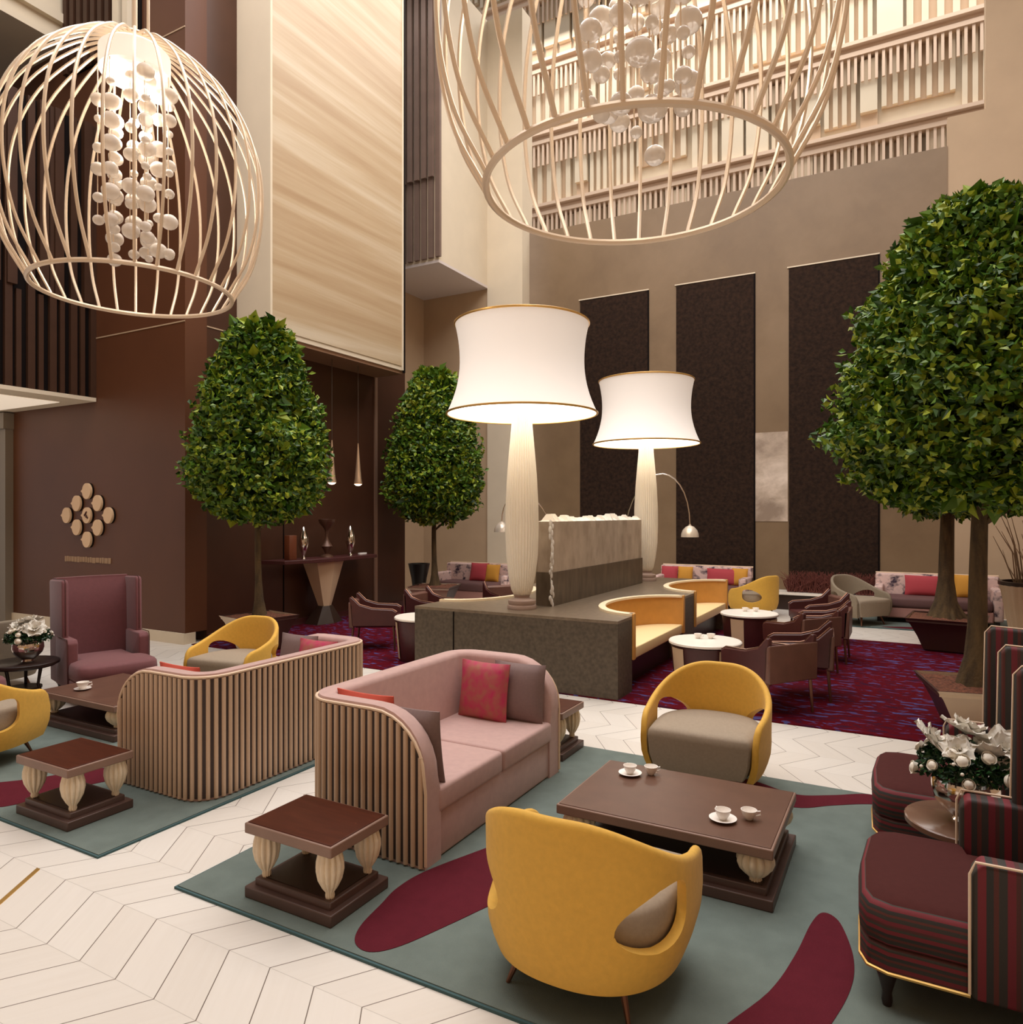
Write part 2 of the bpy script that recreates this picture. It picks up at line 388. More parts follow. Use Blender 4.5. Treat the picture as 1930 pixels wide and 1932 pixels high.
# brass inlay in the floor
struct(MB().prism([(-4.085, 2.132), (-4.055, 2.132), (-3.81, 1.777), (-3.84, 1.777)], 0.0, 0.003).build('trim_2', GOLD, smooth=False))
# maroon carpet
tag(Bx('carpet', CARPM, -9.1, 4.5, 6.86, 11.95, 0, 0.012), 'wall to wall maroon carpet with blue flecks around the stone booth island', 'carpet')

# ================================================================== RUGS
def catmull(pts, n=6):
    out = []; m = len(pts)
    for i in range(m):
        p0, p1, p2, p3 = (Vector(pts[(i + k - 1) % m]) for k in range(4))
        for j in range(n):
            t = j / n
            out.append(tuple(0.5 * ((2 * p1) + (-p0 + p2) * t + (2 * p0 - 5 * p1 + 4 * p2 - p3) * t * t + (-p0 + 3 * p1 - 3 * p2 + p3) * t ** 3)))
    return out
def rug(x0, x1, y0, y1, petals, label):
    t = thing('area_rug', label, 'rug', ((x0 + x1) / 2, (y0 + y1) / 2, 0))
    a, b = (x1 - x0) / 2, (y1 - y0) / 2
    MB().box(-a, a, -b, b, 0, 0.012).build('binding', TEALE, t, smooth=False)
    MB().box(-a + .012, a - .012, -b + .012, b - .012, 0.001, 0.016).build('pile', TEAL, t, smooth=False)
    for p in petals:
        q = catmull([(u - t.location.x, v - t.location.y) for u, v in p])
        q = [(min(max(u, -a + .02), a - .02), min(max(v, -b + .02), b - .02)) for u, v in q]
        MB().prism(q, 0.010, 0.0185).build('petal_motif', BURG, t, smooth=False)
    return t
P1 = [(-2.12, 2.42), (-2.185, 2.53), (-2.22, 2.72), (-2.245, 2.88), (-2.22, 3.08), (-2.1, 3.4), (-1.95, 3.75), (-1.72, 4.1), (-1.5, 3.9), (-1.55, 3.4), (-1.68, 3.1), (-1.75, 2.97), (-1.83, 2.75), (-1.93, 2.5), (-2.02, 2.40)]
P2 = [(-0.62, 2.55), (-0.475, 2.957), (-0.416, 3.258), (-0.384, 3.544), (-0.345, 3.67), (-0.275, 3.63), (-0.215, 3.45), (-0.19, 3.30), (-0.192, 3.148), (-0.225, 2.958), (-0.3, 2.7), (-0.45, 2.45)]
P3 = [(-1.5, 5.2), (-1.3, 5.29), (-0.95, 5.25), (-0.66, 5.13), (-0.44, 5.23), (-0.22, 5.37), (0.1, 5.38), (0.1, 5.3), (-0.21, 5.19), (-0.42, 5.05), (-0.63, 4.9), (-0.97, 4.95), (-1.32, 5.05)]
P4 = [(0.3, 2.6), (0.6, 2.8), (0.8, 3.3), (0.7, 3.5), (0.4, 3.2), (0.25, 2.8)]
rug(-3.25, 1.15, 2.35, 5.39, [P1, P2, P3, P4], 'teal grey rug with burgundy petals under the long pink sofa')
Q1 = [(-5.7, 2.45), (-5.45, 2.8), (-5.35, 2.97), (-5.2, 3.2), (-4.95, 3.4), (-4.8, 3.35), (-4.93, 3.05), (-5.0, 2.85), (-5.06, 2.5), (-5.2, 2.42)]
Q2 = [(-7.2, 3.3), (-6.9, 3.42), (-6.6, 3.35), (-6.3, 3.1), (-6.6, 3.12), (-6.9, 3.2)]
rug(-7.0, -3.9, 2.35, 5.45, [Q1, Q2], 'teal grey rug with burgundy petal under the sofa seen from behind')
rug(-1.06, 3.0, 13.35, 15.35, [[(-0.35, 13.45), (-0.1, 13.6), (0.3, 13.7), (0.6, 13.6), (0.2, 13.42)]], 'distant teal rug near the back wall under the grey lounge chair')

# ================================================================== PROTOTYPES
def sq(t, n):    # superellipse unit point
    c, s = math.cos(t), math.sin(t)
    return (math.copysign(abs(c) ** (2 / n), c), math.copysign(abs(s) ** (2 / n), s))
def tub_chair(label, shellm, seatm, legm, loc, rz, group=None, scale=1.0):
    """faces local +Y, origin on the floor"""
    t = thing('tub_armchair', label, 'armchair', loc, rz, group, scale)
    A, Bk, TH = 0.418, 0.415, 0.045
    PH = math.radians(128)
    N = 72
    def plan(phi, k, inset=0.0):
        if abs(phi) <= PI / 2:
            c, s = sq(phi - PI / 2, 2.3)
            return ((A * k - inset) * c, (Bk * k - inset) * s)
        t_ = (abs(phi) - PI / 2) / (PH - PI / 2)
        return (math.copysign((A * k - inset) * (1 - .06 * t_ * t_), phi), .285 * k * t_)
    rows = []
    for i in range(N + 1):
        phi = -PH + 2 * PH * i / N
        a = abs(phi)
        d = math.degrees(a)
        q = min(1, max(0, (d - 8) / 112)); h = .78 - .26 * q * q * (3 - 2 * q)
        sm = min(1, d / 128)
        e = (PH - a) * 0.47
        if e < 0.13: h -= 0.13 * (1 - math.sqrt(max(0, 1 - (1 - e / 0.13) ** 2)))
        row = []
        zs = [0.135, 0.15, 0.19, 0.25, 0.32]
        zs += [0.32 + (h - 0.03 - 0.32) * q for q in (.2, .4, .6, .8, 1.0)]
        def kz(z):
            if z < 0.30: return 0.90 + 0.10 * math.sin(min(1, (z - 0.135) / 0.165) * PI / 2)
            return 1.0 + 0.07 * (z - 0.30) * (1 - sm)
        for z in zs: x, y = plan(phi, kz(z)); row.append((x, y, z))
        zt = zs[-1]
        for q in range(1, 6):
            an = PI * q / 6
            x, y = plan(phi, kz(zt), TH / 2 - TH / 2 * math.cos(an)); row.append((x, y, zt + 0.025 * math.sin(an)))
        for z in reversed(zs): x, y = plan(phi, kz(z), TH); row.append((x, y, z))
        rows.append(row)
    sh = MB().grid(rows, cu=True, cap=True).build('shell', shellm, t, ang=60)
    # arm openings, one each side of the back
    for s in (-1, 1):
        cut = MB(); prof = []
        for j in range(32):
            aa = 2 * PI * j / 32
            c, q = sq(aa, 2.6)
            sk = .175
            prof.append((sk * c, 0.40 + 0.115 * q * (1 - .25 * (c < 0) * abs(c)) + 0.03 * c * (q > 0)))
        cut.wallprism([(-s * u, z) for u, z in prof], 'Y', 0.1, 0.75)
        co = cut.build('cutter', shellm, None)
        co.parent = t; co.rotation_euler = (0, 0, PI + s * math.radians(57))
        md = sh.modifiers.new('b', 'BOOLEAN'); md.operation = 'DIFFERENCE'; md.object = co; md.solver = 'EXACT'
        bpy.context.view_layer.update()
        ev = sh.evaluated_get(bpy.context.evaluated_depsgraph_get())
        nm = bpy.data.meshes.new_from_object(ev)
        sh.modifiers.clear(); sh.data = nm
        bpy.data.objects.remove(co)
    nm.polygons.foreach_set('use_smooth', [True] * len(nm.polygons)); nm.set_sharp_from_angle(angle=math.radians(45))
    # seat block
    poly = []
    for j in range(49):
        a = -PH + 2 * PH * j / 48
        poly.append(plan(a, 0.99, TH + 0.004))
    poly += [(poly[-1][0] - .01, 0.298), (.2, .306), (0, .308), (-.2, .306), (poly[0][0] + .01, 0.298)]
    rows = []
    for z, k in ((0.15, .86), (0.17, .9), (0.24, .97), (0.36, 1.0), (0.40, .985), (0.42, .94), (0.427, .8), (0.43, .4)):
        rows.append([(x * k, y * k + (y * (1 - k) * .9 if y > 0.26 and z < .405 else 0), z) for x, y in poly])
    MB().grid(rows, cu=True, cap=True).build('seat', seatm, t, ang=50)
    for sx in (-1, 1):
        for sy in (-1, 1):
            MB().tube([(sx * .20, sy * .20, .16), (sx * .255, sy * .255, 0.0)], [0.02, 0.009], 8).build('leg', legm, t)
    return t

def vase_leg(r, z0, z1, m, parent, x, y):
    H = z1 - z0
    prof = [(0.30 * r, 0), (0.34 * r, .06 * H), (0.30 * r, .12 * H), (0.55 * r, .22 * H), (0.86 * r, .40 * H), (1.0 * r, .60 * H), (0.98 * r, .74 * H), (0.86 * r, .88 * H), (0.74 * r, 1.0 * H)]
    return MB().lathe([(a, b + z0) for a, b in prof], 48, (0, 0, 0), 12, 0.24).build('vase_leg', m, parent, loc=(x, y, 0), ang=70)
def low_table(name, label, w, d, h, top, edge, r, loc, rz=0, group=None):
    t = thing(name, label, 'table', loc, rz, group)
    a, b = w / 2, d / 2
    MB().box(-a, a, -b, b, h - .055, h - .004).build('apron', edge, t, bevel=.006)
    MB().box(-a + .012, a - .012, -b + .012, b - .012, h - .01, h).build('table_top', top, t, bevel=.003)
    MB().box(-a, a, -b, b, 0, .055).build('plinth', PLINTH, t, bevel=.006)
    MB().box(-a + .035, a - .035, -b + .035, b - .035, .05, .09).build('plinth_step', PLINTH, t, bevel=.006)
    MB().box(-a + .06, a - .06, -b + .06, b - .06, .088, .094).build('shelf', SHELF, t, smooth=False)
    for sx in (-1, 1):
        for sy in (-1, 1): vase_leg(r, .09, h - .05, IVORY, t, sx * (a - r - .012), sy * (b - r - .012))
    return t

def sofa(label, loc, rz, group=None):
    """faces local +X; length along Y"""
    t = thing('sofa', label, 'sofa', loc, rz, group)
    D, Ln, R = 0.4375, 0.83, 0.20
    path = []   # outer path pts with normal (outward) and distance from nearer front end
    def seg(p, q, n, nrm):
        for i in range(n): path.append((p[0] + (q[0] - p[0]) * i / n, p[1] + (q[1] - p[1]) * i / n, nrm[0], nrm[1]))
    ff = [0, .01, .03, .06, .10, .15, .21, .28, .36, .46, .56]
    for f in ff: path.append((D - f, -Ln, 0, -1))
    for i in range(9):
        a = -PI / 2 - PI / 2 * i / 8
        path.append((-D + R + R * math.cos(a), -Ln + R + R * math.sin(a), math.cos(a), math.sin(a)))
    for i in range(1, 8): path.append((-D, -Ln + R + (2 * Ln - 2 * R) * i / 8, -1, 0))
    for i in range(9):
        a = PI - PI / 2 * i / 8
        path.append((-D + R + R * math.cos(a), Ln - R + R * math.sin(a), math.cos(a), math.sin(a)))
    for f in reversed(ff): path.append((D - f, Ln, 0, 1))
    def hgt(x):
        e = D - x
        if e > 0.34: return 0.83
        return 0.50 + 0.33 * math.sqrt(max(0, 1 - (1 - e / 0.34) ** 2))
    rows = []
    for x, y, nx, ny in path:
        h = hgt(x); th = 0.12
        row = [(x, y, 0.0), (x, y, h - 0.025)]
        for dx, dz in ((0.006, 0.012), (0.022, 0.0), (th - .03, 0.0), (th - .008, -0.012), (th, -0.035)):
            row.append((x - nx * dx, y - ny * dx, h + dz - (0.012 if dx < .01 else 0) + (0.0)))
        row += [(x - nx * (th + .03), y - ny * (th + .03), 0.36), (x - nx * (th + .03), y - ny * (th + .03), 0.0)]
        rows.append(row)
    MB().grid(rows, cu=True, cap=True).build('upholstered_shell', PINK, t, ang=50)
    # dark backing and vertical fluting outside
    bk = MB(); r2 = [[(x + nx * .004, y + ny * .004, .015), (x + nx * .004, y + ny * .004, hgt(x) - .035), (x - nx * .01, y - ny * .01, hgt(x) - .035), (x - nx * .01, y - ny * .01, .015)] for x, y, nx, ny in path]
    bk.grid(r2, cu=True, cap=True).build('groove_backing', FLUTED, t, ang=60)
    fl = MB()
    # walk along the path
    segl = [0]
    for p, q in zip(path, path[1:]): segl.append(segl[-1] + math.hypot(q[0] - p[0], q[1] - p[1]))
    total = segl[-1]; n = 66
    j = 0
    for k in range(n):
        s = (k + .5) * total / n
        while j < len(segl) - 2 and segl[j + 1] < s: j += 1
        u = (s - segl[j]) / max(1e-9, segl[j + 1] - segl[j])
        p, q = path[j], path[j + 1]
        x, y = p[0] + (q[0] - p[0]) * u, p[1] + (q[1] - p[1]) * u
        nx, ny = p[2] + (q[2] - p[2]) * u, p[3] + (q[3] - p[3]) * u
        l = math.hypot(nx, ny); nx, ny = nx / l, ny / l; tx, ty = -ny, nx
        h = hgt(x) - .03; r = 0.0145
        rws = []
        for z in (0.01, h):
            rws.append([(x + tx * r * math.cos(b) + nx * (r * 1.25 * math.sin(b) + .002), y + ty * r * math.cos(b) + ny * (r * 1.25 * math.sin(b) + .002), z) for b in [PI * m_ / 5 for m_ in range(6)]])
        fl.grid(rws, cap=True)
    fl.build('fluting', FLUTE, t, ang=50)
    pp = [(x + nx * .008, y + ny * .008, hgt(x) - .018) for x, y, nx, ny in path]
    pp = [(D + .004, -Ln, 0.02)] + [(D + .004, -Ln, z) for z in (.2, .4)] + pp + [(D + .004, Ln, z) for z in (.4, .2)] + [(D + .004, Ln, .02)]
    MB().tube(pp, 0.009, 6).build('piping', CREAMP, t)
    MB().box(-.30, .425, -Ln + .10, Ln - .10, 0.0, .26).build('seat_base', PINK, t, bevel=.02, seg=3)
    for sy in (-1, 1):
        y0, y1 = (0.004, Ln - .125) if sy > 0 else (-Ln + .125, -0.004)
        MB().box(-.30, .445, y0, y1, .255, .395).build('seat_cushion', PINK, t, bevel=.025, seg=4)
    return t

def pillow(name, label, w, h, th, m, loc, rot, group=None):
    """a soft square cushion standing on its lower edge; thickness along local X"""
    n = 14; rows1 = []
    for sgn in (1, -1):
        rows = []
        for i in range(n + 1):
            row = []
            for j in range(n + 1):
                u, v = -1 + 2 * i / n, -1 + 2 * j / n
                b = max(0, (1 - abs(u) ** 2.6) * (1 - abs(v) ** 2.6)) ** 0.55
                pin = 1 - 0.05 * (1 - abs(u)) * 0 - 0.04 * (1 - v * v) * (abs(u) ** 4) 
                pin2 = 1 - 0.04 * (1 - u * u) * (abs(v) ** 4)
                row.append((sgn * (th / 2 * b + 0.004), u * w / 2 * pin, h / 2 + v * h / 2 * pin2))
            rows.append(row)
        rows1.append(rows)
    mb = MB(); mb.grid(rows1[0]); mb.grid(rows1[1])
    # close the rim
    rim = lambda R: [R[i][0] for i in range(n)] + [R[n][j] for j in range(n)] + [R[n - i][n] for i in range(n)] + [R[0][n - j] for j in range(n)]
    mb.grid([rim(rows1[0]), rim(rows1[1])], cu=True)
    o = mb.build(name, m, None, ang=70)
    o.location = loc; o.rotation_euler = rot
    return tag(o, label, 'cushion', group)

def wing_chair(label, loc, rz, plain, armm, seatm, legm, pipem, bpipem, group=None):
    """faces local +X"""
    t = thing('wing_chair', label, 'armchair', loc, rz, group)
    W = 0.375
    # tall back, gently curved in plan
    rows = []
    for z in (0.16, 0.45, 0.8, 1.1, 1.20, 1.225):
        lean = -0.05 * (z - .16)
        th = 0.13 if z < 1.2 else 0.09
        row = []
        for j in range(13):
            u = -1 + 2 * j / 12
            row.append((-0.50 + lean + 0.05 * u * u, u * (W - .02), z))
        for j in range(13):
            u = 1 - 2 * j / 12
            row.append((-0.50 + th + lean + 0.03 * u * u, u * (W - .03), z))
        rows.append(row)
    MB().grid(rows, cu=True, cap=True).build('backrest', plain, t, ang=60)
    for s in (-1, 1):
        y0, y1 = sorted((s * (W + .005), s * (W - .055)))
        MB().wallprism([(-0.52, .15), (-0.07, .15), (-0.065, .62), (-.075, 1.19), (-.10, 1.225), (-.56, 1.205), (-.57, 1.18)], 'Y', y0, y1).build('wing', armm, t, bevel=.018, seg=3)
        MB().tube([(-.56, s * (W - .025), 1.207), (-.10, s * (W - .025), 1.229), (-.07, s * (W - .025), 1.19), (-.06, s * (W - .025), .66)], .0042, 6).build('piping', pipem, t)
        MB().wallprism([(-0.3, .15), (.13, .15), (.13, .60), (.10, .64), (-.3, .64)], 'Y', *sorted((s * (W + .01), s * (W - .09)))).build('arm', armm, t, bevel=.015, seg=3)
        MB().tube([(-.2, s * (W + .008), .645), (.12, s * (W + .008), .645), (.137, s * (W + .008), .60), (.137, s * (W + .008), .17)], .005, 6).build('piping', pipem, t)
    # seat cushion: deep, plumped T cushion
    poly = []
    for x, y in ((-.36, W - .1), (.12, W - .1), (.135, W - .0), (.40, W), (.47, W - .03), (.50, W - .10), (.515, 0), (.50, -W + .10), (.47, -W + .03), (.40, -W), (.135, -W), (.12, -W + .1), (-.36, -W + .1)): poly.append((x, y))
    rows = []
    for z, k in ((.25, .95), (.265, .99), (.33, 1.0), (.385, .985), (.41, .94), (.425, .8), (.435, .4)):
        rows.append([(.08 + (x - .08) * k, y * k, z) for x, y in poly])
    nb = MB().grid(rows, cu=True, cap=True)
    o = nb.build('seat_cushion', [plain, seatm], t, ang=50)
    for p in o.data.polygons:
        if p.center.z < 0.40 and abs(p.normal.z) < 0.7: p.material_index = 1
    poly2 = [(x * .99, y * .985) for x, y in poly]
    b = MB().prism(poly2, .15, .255).build('seat_base', seatm, t, bevel=.012, seg=2)
    MB().tube([(x * 1.0, y, .155) for x, y in poly2[2:11]], .007, 6).build('base_piping', bpipem, t)
    for sx, sy in ((.40, 1), (.40, -1), (-.42, 1), (-.42, -1)):
        prof = [(.016, 0), (.02, .02), (.017, .05), (.03, .10), (.042, .14), (.044, .155)]
        MB().lathe(prof, 14).build('leg', legm, t, loc=(sx, sy * (W - .07), 0))
    return t

def round_side_table(label, loc, h, r, topm, group=None):
    t = thing('round_side_table', label, 'table', loc, 0, group)
    MB().lathe([(r * .9, h - .035), (r, h - .03), (r, h - .008), (r - .01, h)], 40).build('table_top', topm, t)
    MB().lathe([(r * .88, h - .05), (r * .9, h - .034)], 32).build('under_rim', BLACKL, t)
    for k in range(3):
        a = 2 * PI * k / 3 + .5
        MB().tube([(r * .55 * math.cos(a), r * .55 * math.sin(a), h - .04), (r * .45 * math.cos(a), r * .45 * math.sin(a), h * .5), (r * .75 * math.cos(a), r * .75 * math.sin(a), 0)], [.018, .014, .016], 8).build('leg', BLACKL, t)
    MB().lathe([(r * .5, .18), (r * .5, .20)], 28).build('lower_shelf', BLACKL, t)
    return t

def rose_mesh():
    m = MB()
    m.ell((0, 0, 0), (1, 1, .8), 14, 8, lambda th, a: 1 + .10 * math.sin(5 * a + 3 * th))
    for k in range(5):
        a = 2 * PI * k / 5
        rows = []
        for i in range(5):
            u = i / 4
            rows.append([(math.cos(a + v) * (1.05 + .25 * u), math.sin(a + v) * (1.05 + .25 * u), -.45 + .95 * u * (1 - .3 * abs(v))) for v in (-.7, -.35, 0, .35, .7)])
        m.grid(rows)
    return m
def bouquet(label, loc, s, seed, group=None):
    rn = random.Random(seed)
    t = thing('flower_arrangement', label, 'flowers', loc, 0, group, s)
    # hammered silver bowl
    prof = [(.055, 0), (.06, .01), (.05, .02), (.09, .05), (.135, .10), (.15, .15), (.147, .19), (.142, .205), (.13, .20), (.12, .12), (.05, .05)]
    MB().lathe(prof, 40, flutes=0).build('vase', SILVER, t)
    # dark leaves
    m = MB()
    for k in range(1500):
        a, th = rn.uniform(0, 2 * PI), math.acos(rn.uniform(-.25, 1))
        rr = rn.uniform(.6, 1.0)
        p = Vector((.215 * math.sin(th) * math.cos(a) * rr, .215 * math.sin(th) * math.sin(a) * rr, .255 + .12 * math.cos(th) * rr))
        leaf(m, p, rn, .034)
    m.build('leaves', LEAFD, t, smooth=False, recalc=False)['kind'] = 'stuff'
    first = None
    fl = []
    for k in range(24):
        a = 2 * PI * k / 24 * 2.618 + rn.uniform(-.2, .2); th = rn.uniform(.25, 1.75)
        fl.append((.225 * math.sin(th) * math.cos(a), .225 * math.sin(th) * math.sin(a), .255 + .13 * math.cos(th), rn.uniform(.019, .027)))
    for x, y, z, r in fl:
        if first is None: first = o = rose_mesh().build('rose', PETAL, t)
        else: o = first.copy(); C.objects.link(o)
        o.parent = t; o.location = (x, y, z); o.scale = (r, r, r); d = Vector((x, y, z - .2)); o.rotation_euler = d.to_track_quat('Z', 'Y').to_euler()
    # small buds
    for k in range(14):
        a = rn.uniform(0, 2 * PI); th = rn.uniform(.3, 1.8)
        o = MB().ell((0, 0, 0), (.008,) * 3, 8, 6).build('bud', PETAL, t, loc=(.235 * math.sin(th) * math.cos(a), .235 * math.sin(th) * math.sin(a), .255 + .135 * math.cos(th)))
    # big ruffled white blooms on top
    for (x, y, z, sc_, tx, ty) in ((-.15, -.02, .36, .105, -.2, -.75), (.0, .03, .41, .11, -.35, .1), (.15, .0, .36, .105, -.2, .75), (-.04, -.10, .36, .07, .7, -.2), (.08, -.09, .36, .065, .7, .3)):
        o = ruffle(rn).build('large_bloom', PETALB, t, loc=(x, y, z)); o.rotation_euler = (tx, ty, rn.uniform(0, 6)); o.scale = (sc_ * 1.2,) * 3
    return t
def ruffle(rn):
    m = MB()
    for ring, (n, r0, tilt) in enumerate(((7, 1.0, .25), (6, .75, .75), (5, .45, 1.2))):
        for k in range(n):
            a0 = 2 * PI * k / n + ring * .4 + rn.uniform(-.1, .1); rows = []
            for i in range(7):
                u = i / 6; row = []
                for j in range(9):
                    v = -1 + 2 * j / 8
                    wdt = .75 * math.sin(PI * min(1, .15 + .75 * u)) * r0
                    L = r0 * u * (1 - .12 * v * v)
                    z = L * math.sin(tilt) + .07 * math.sin(5 * v + 6 * u + k) * u + .12 * v * v * (1 - u)
                    px, py = L * math.cos(tilt), wdt * v * .62
                    row.append((px * math.cos(a0) - py * math.sin(a0), px * math.sin(a0) + py * math.cos(a0), z))
                rows.append(row)
            m.grid(rows)
    return m
def leaf(m, p, rn, size):
    q = Vector((rn.gauss(0, 1), rn.gauss(0, 1), rn.gauss(0, .8))).normalized(); w = q.orthogonal().normalized(); n = q.cross(w)
    a = rn.uniform(0, 2 * PI); w = w * math.cos(a) + n * math.sin(a); n = q.cross(w)
    L, B = size * rn.uniform(.7, 1.25), size * .34
    m.add([p, p + q * L * .5 + w * B + n * B * .5, p + q * L, p + q * L * .5 - w * B + n * B * .5], [(0, 1, 2), (0, 2, 3)])

def crown_mesh(W, z0, z1, n, seed, size):
    rn = random.Random(seed); m = MB(); H = z1 - z0
    prof = [(0, .30), (.04, .62), (.12, .86), (.25, 1.0), (.40, .98), (.55, .86), (.70, .72), (.85, .56), (.94, .40), (1.0, .12)]
    def R(u):
        for (a, ra), (b, rb_) in zip(prof, prof[1:]):
            if u <= b: return ra + (rb_ - ra) * (u - a) / (b - a)
        return .1
    k = 0
    while k < n:
        u = rn.random()
        r = R(u)
        if rn.random() > r + .15: continue
        a = rn.uniform(0, 2 * PI)
        d = Vector((math.cos(a) * r * 1.6, math.sin(a) * r * 1.6, u * 3.2))
        bumpy = noise.noise(d * 1.9 + Vector((seed, 0, 0))) * .20 + noise.noise(d * 4.5 + Vector((0, seed, 0))) * .16
        rad = W * r * (1 + bumpy) * (1 - abs(rn.gauss(0, .10)) if rn.random() < .8 else rn.uniform(.5, .95))
        z = z0 + H * u + noise.noise(d * 2.3) * .10
        leaf(m, Vector((rad * math.cos(a), rad * math.sin(a), z)), rn, size)
        k += 1
    for q in range(n // 3):
        u = .04 + .92 * rn.random(); r = R(u); a = rn.uniform(0, 2 * PI)
        rad = W * r * rn.uniform(.35, .82)
        leaf(m, Vector((rad * math.cos(a), rad * math.sin(a), z0 + H * u)), rn, size * 2.4)
    return m
def planter_part(t, side, h):
    """square flared planter, faces alternately cream and dark"""
    prof = [(0.50, 0.0), (0.56, .05), (.70, .45), (.86, .80), (1.0, 1.0)]
    a = side / 2
    rows = []
    for k, z in prof: rows.append([(a * k, -a * k, z * h), (a * k, a * k, z * h), (-a * k, a * k, z * h), (-a * k, -a * k, z * h)])
    ins = [(a - .02, h), (a - .02, h - .05)]
    rows += [[(q, -q, z), (q, q, z), (-q, q, z), (-q, -q, z)] for q, z in ins]
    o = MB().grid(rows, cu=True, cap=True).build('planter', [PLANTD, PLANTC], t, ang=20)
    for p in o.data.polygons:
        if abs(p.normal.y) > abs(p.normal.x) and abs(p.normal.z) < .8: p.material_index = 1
    mm = MB(); n = 10; rn = random.Random(5)
    mm.grid([[(-(a - .025) + 2 * (a - .025) * i / n, -(a - .025) + 2 * (a - .025) * j / n, h - .035 + .03 * rn.random() + .03 * (1 - max(abs(i - 5), abs(j - 5)) / 5)) for j in range(n + 1)] for i in range(n + 1)])
    mm.build('bark_mulch', MULCH, t)
def potted_tree(label, loc, W, z0, z1, pside, ph, prz, trunk_r, n, seed, size, lean=(0, 0)):
    t = thing('potted_tree', label, 'tree', loc, prz)
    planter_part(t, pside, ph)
    path = []; rad = []
    rn = random.Random(seed)
    for i in range(12):
        u = i / 11; z = ph - .06 + (z0 + (z1 - z0) * .6 - ph) * u
        path.append((math.sin(u * 5 + seed) * .02 + lean[0] * u, math.cos(u * 4 + seed) * .02 + lean[1] * u, z)); rad.append(trunk_r * (1.0 - .5 * u + 1.3 * max(0, .12 - u) / .12))
    tk = MB().tube(path, rad, 12)
    for k in range(6):   # exposed roots
        a = 2 * PI * k / 6 + .4
        tk.tube([(math.cos(a) * trunk_r * .6, math.sin(a) * trunk_r * .6, ph + .25), (math.cos(a) * trunk_r * 1.5, math.sin(a) * trunk_r * 1.5, ph + .06), (math.cos(a) * trunk_r * 2.4, math.sin(a) * trunk_r * 2.4, ph - .05)], [trunk_r * .25, trunk_r * .38, trunk_r * .25], 7)
    for k in range(9):   # boughs inside the crown
        a = 2 * PI * k / 9; zz = z0 - .12 + (z1 - z0) * .05 * k
        tk.tube([(lean[0] * .7, lean[1] * .7, zz), (math.cos(a) * W * .4, math.sin(a) * W * .4, zz + .3), (math.cos(a) * W * .7, math.sin(a) * W * .7, zz + .55)], [trunk_r * .4, trunk_r * .25, .008], 6)
    tk.build('trunk', BARK, t, ang=70)
    crown_mesh(W, z0, z1, n, seed, size).build('foliage', LEAF, t, smooth=False, recalc=False)['kind'] = 'stuff'
    return t

# ================================================================== SOFA GROUP IN FRONT
SOFA_A = sofa('long pink sofa with fluted beige outside, seen from its seat side on the nearer rug', (-2.665, 3.92, 0.016), 0)
dup(SOFA_A, 'pink sofa turned away, fluted brown back towards the camera, left of centre', (-4.42, 3.91, 0.016), PI)
low = low_table('side_table', 'dark wood side table with vase legs before the pink seat side sofa', .565, .415, .37, WALNUT, EDGEW, .062, (-2.57, 2.655, .016))
dup(low, 'dark wood side table with vase legs at the near end of the turned away sofa', (-4.63, 2.645, .016))
dup(low, 'side table with vase legs half hidden behind the far end of the pink sofa', (-2.57, 5.155, .016))
COF = low_table('coffee_table', 'wide brown coffee table with two cup pairs between the yellow armchairs', 1.13, .81, .30, COFTOP, EDGEW, .085, (-1.115, 3.955, .016))
dup(COF, 'brown coffee table behind the turned away sofa, one white cup on it', (-6.28, 3.98, .016))
CH = tub_chair('mustard tub armchair with its back to the camera, nearest in the foreground', YEL, TAUPE, BRONZE, (-1.15, 2.77, .016), 0)
dup(CH, 'mustard tub armchair facing the camera behind the wide coffee table', (-1.22, 5.06, .016), PI)
dup(CH, 'mustard tub armchair behind the turned away sofa, only its top showing', (-6.12, 5.12, .016), PI + .15)
dup(CH, 'mustard tub armchair cut off by the left edge of the photo', (-6.22, 2.80, .016), .42)
dup(CH, 'small distant mustard tub armchair beyond the booths', (-2.5, 13.95, 0), PI / 2 - .5)
CT = tub_chair('taupe tub armchair at the left edge behind the small white bouquet', TAUPE2, TAUPE, BRONZE, (-8.72, 4.1, 0), PI / 2)
dup(CT, 'grey lounge armchair on the distant teal rug before the dark panel', (-0.70, 13.72, .016), PI + .9, scale=1.05)
# cushions
pillow('throw_cushion', 'red and gold damask cushion standing at the far end of the pink sofa', .42, .42, .13, REDGOLD, (-2.71, 4.46, .40), (.0, -.14, PI / 2 - .05 + PI))
pillow('throw_cushion', 'mauve grey cushion behind the red and gold damask cushion', .42, .42, .13, GREYCUSH, (-2.47, 4.55, .40), (.0, -.14, PI / 2 + PI))
pillow('throw_cushion', 'coral red cushion leaning inside the near arm of the pink sofa', .42, .455, .12, ORANGE, (-2.77, 3.31, .41), (0, -.14, PI / 2))
pillow('throw_cushion', 'mauve grey cushion at the near arm of the pink sofa', .42, .42, .12, GREYCUSH, (-2.45, 3.30, .40), (0, -.14, PI / 2))
pillow('throw_cushion', 'coral cushion peeping over the turned away sofa near its rounded end', .42, .46, .13, ORANGE, (-4.42, 3.30, .40), (0, -.14, PI / 2))
pillow('throw_cushion', 'pink red cushion at the far end of the turned away sofa', .42, .44, .13, REDGOLD, (-4.36, 4.46, .40), (0, -.14, -PI / 2))
pillow('throw_cushion', 'mauve grey cushion beside the pink red one on the turned away sofa', .42, .46, .12, GREYCUSH, (-4.62, 4.50, .40), (0, -.14, -PI / 2))
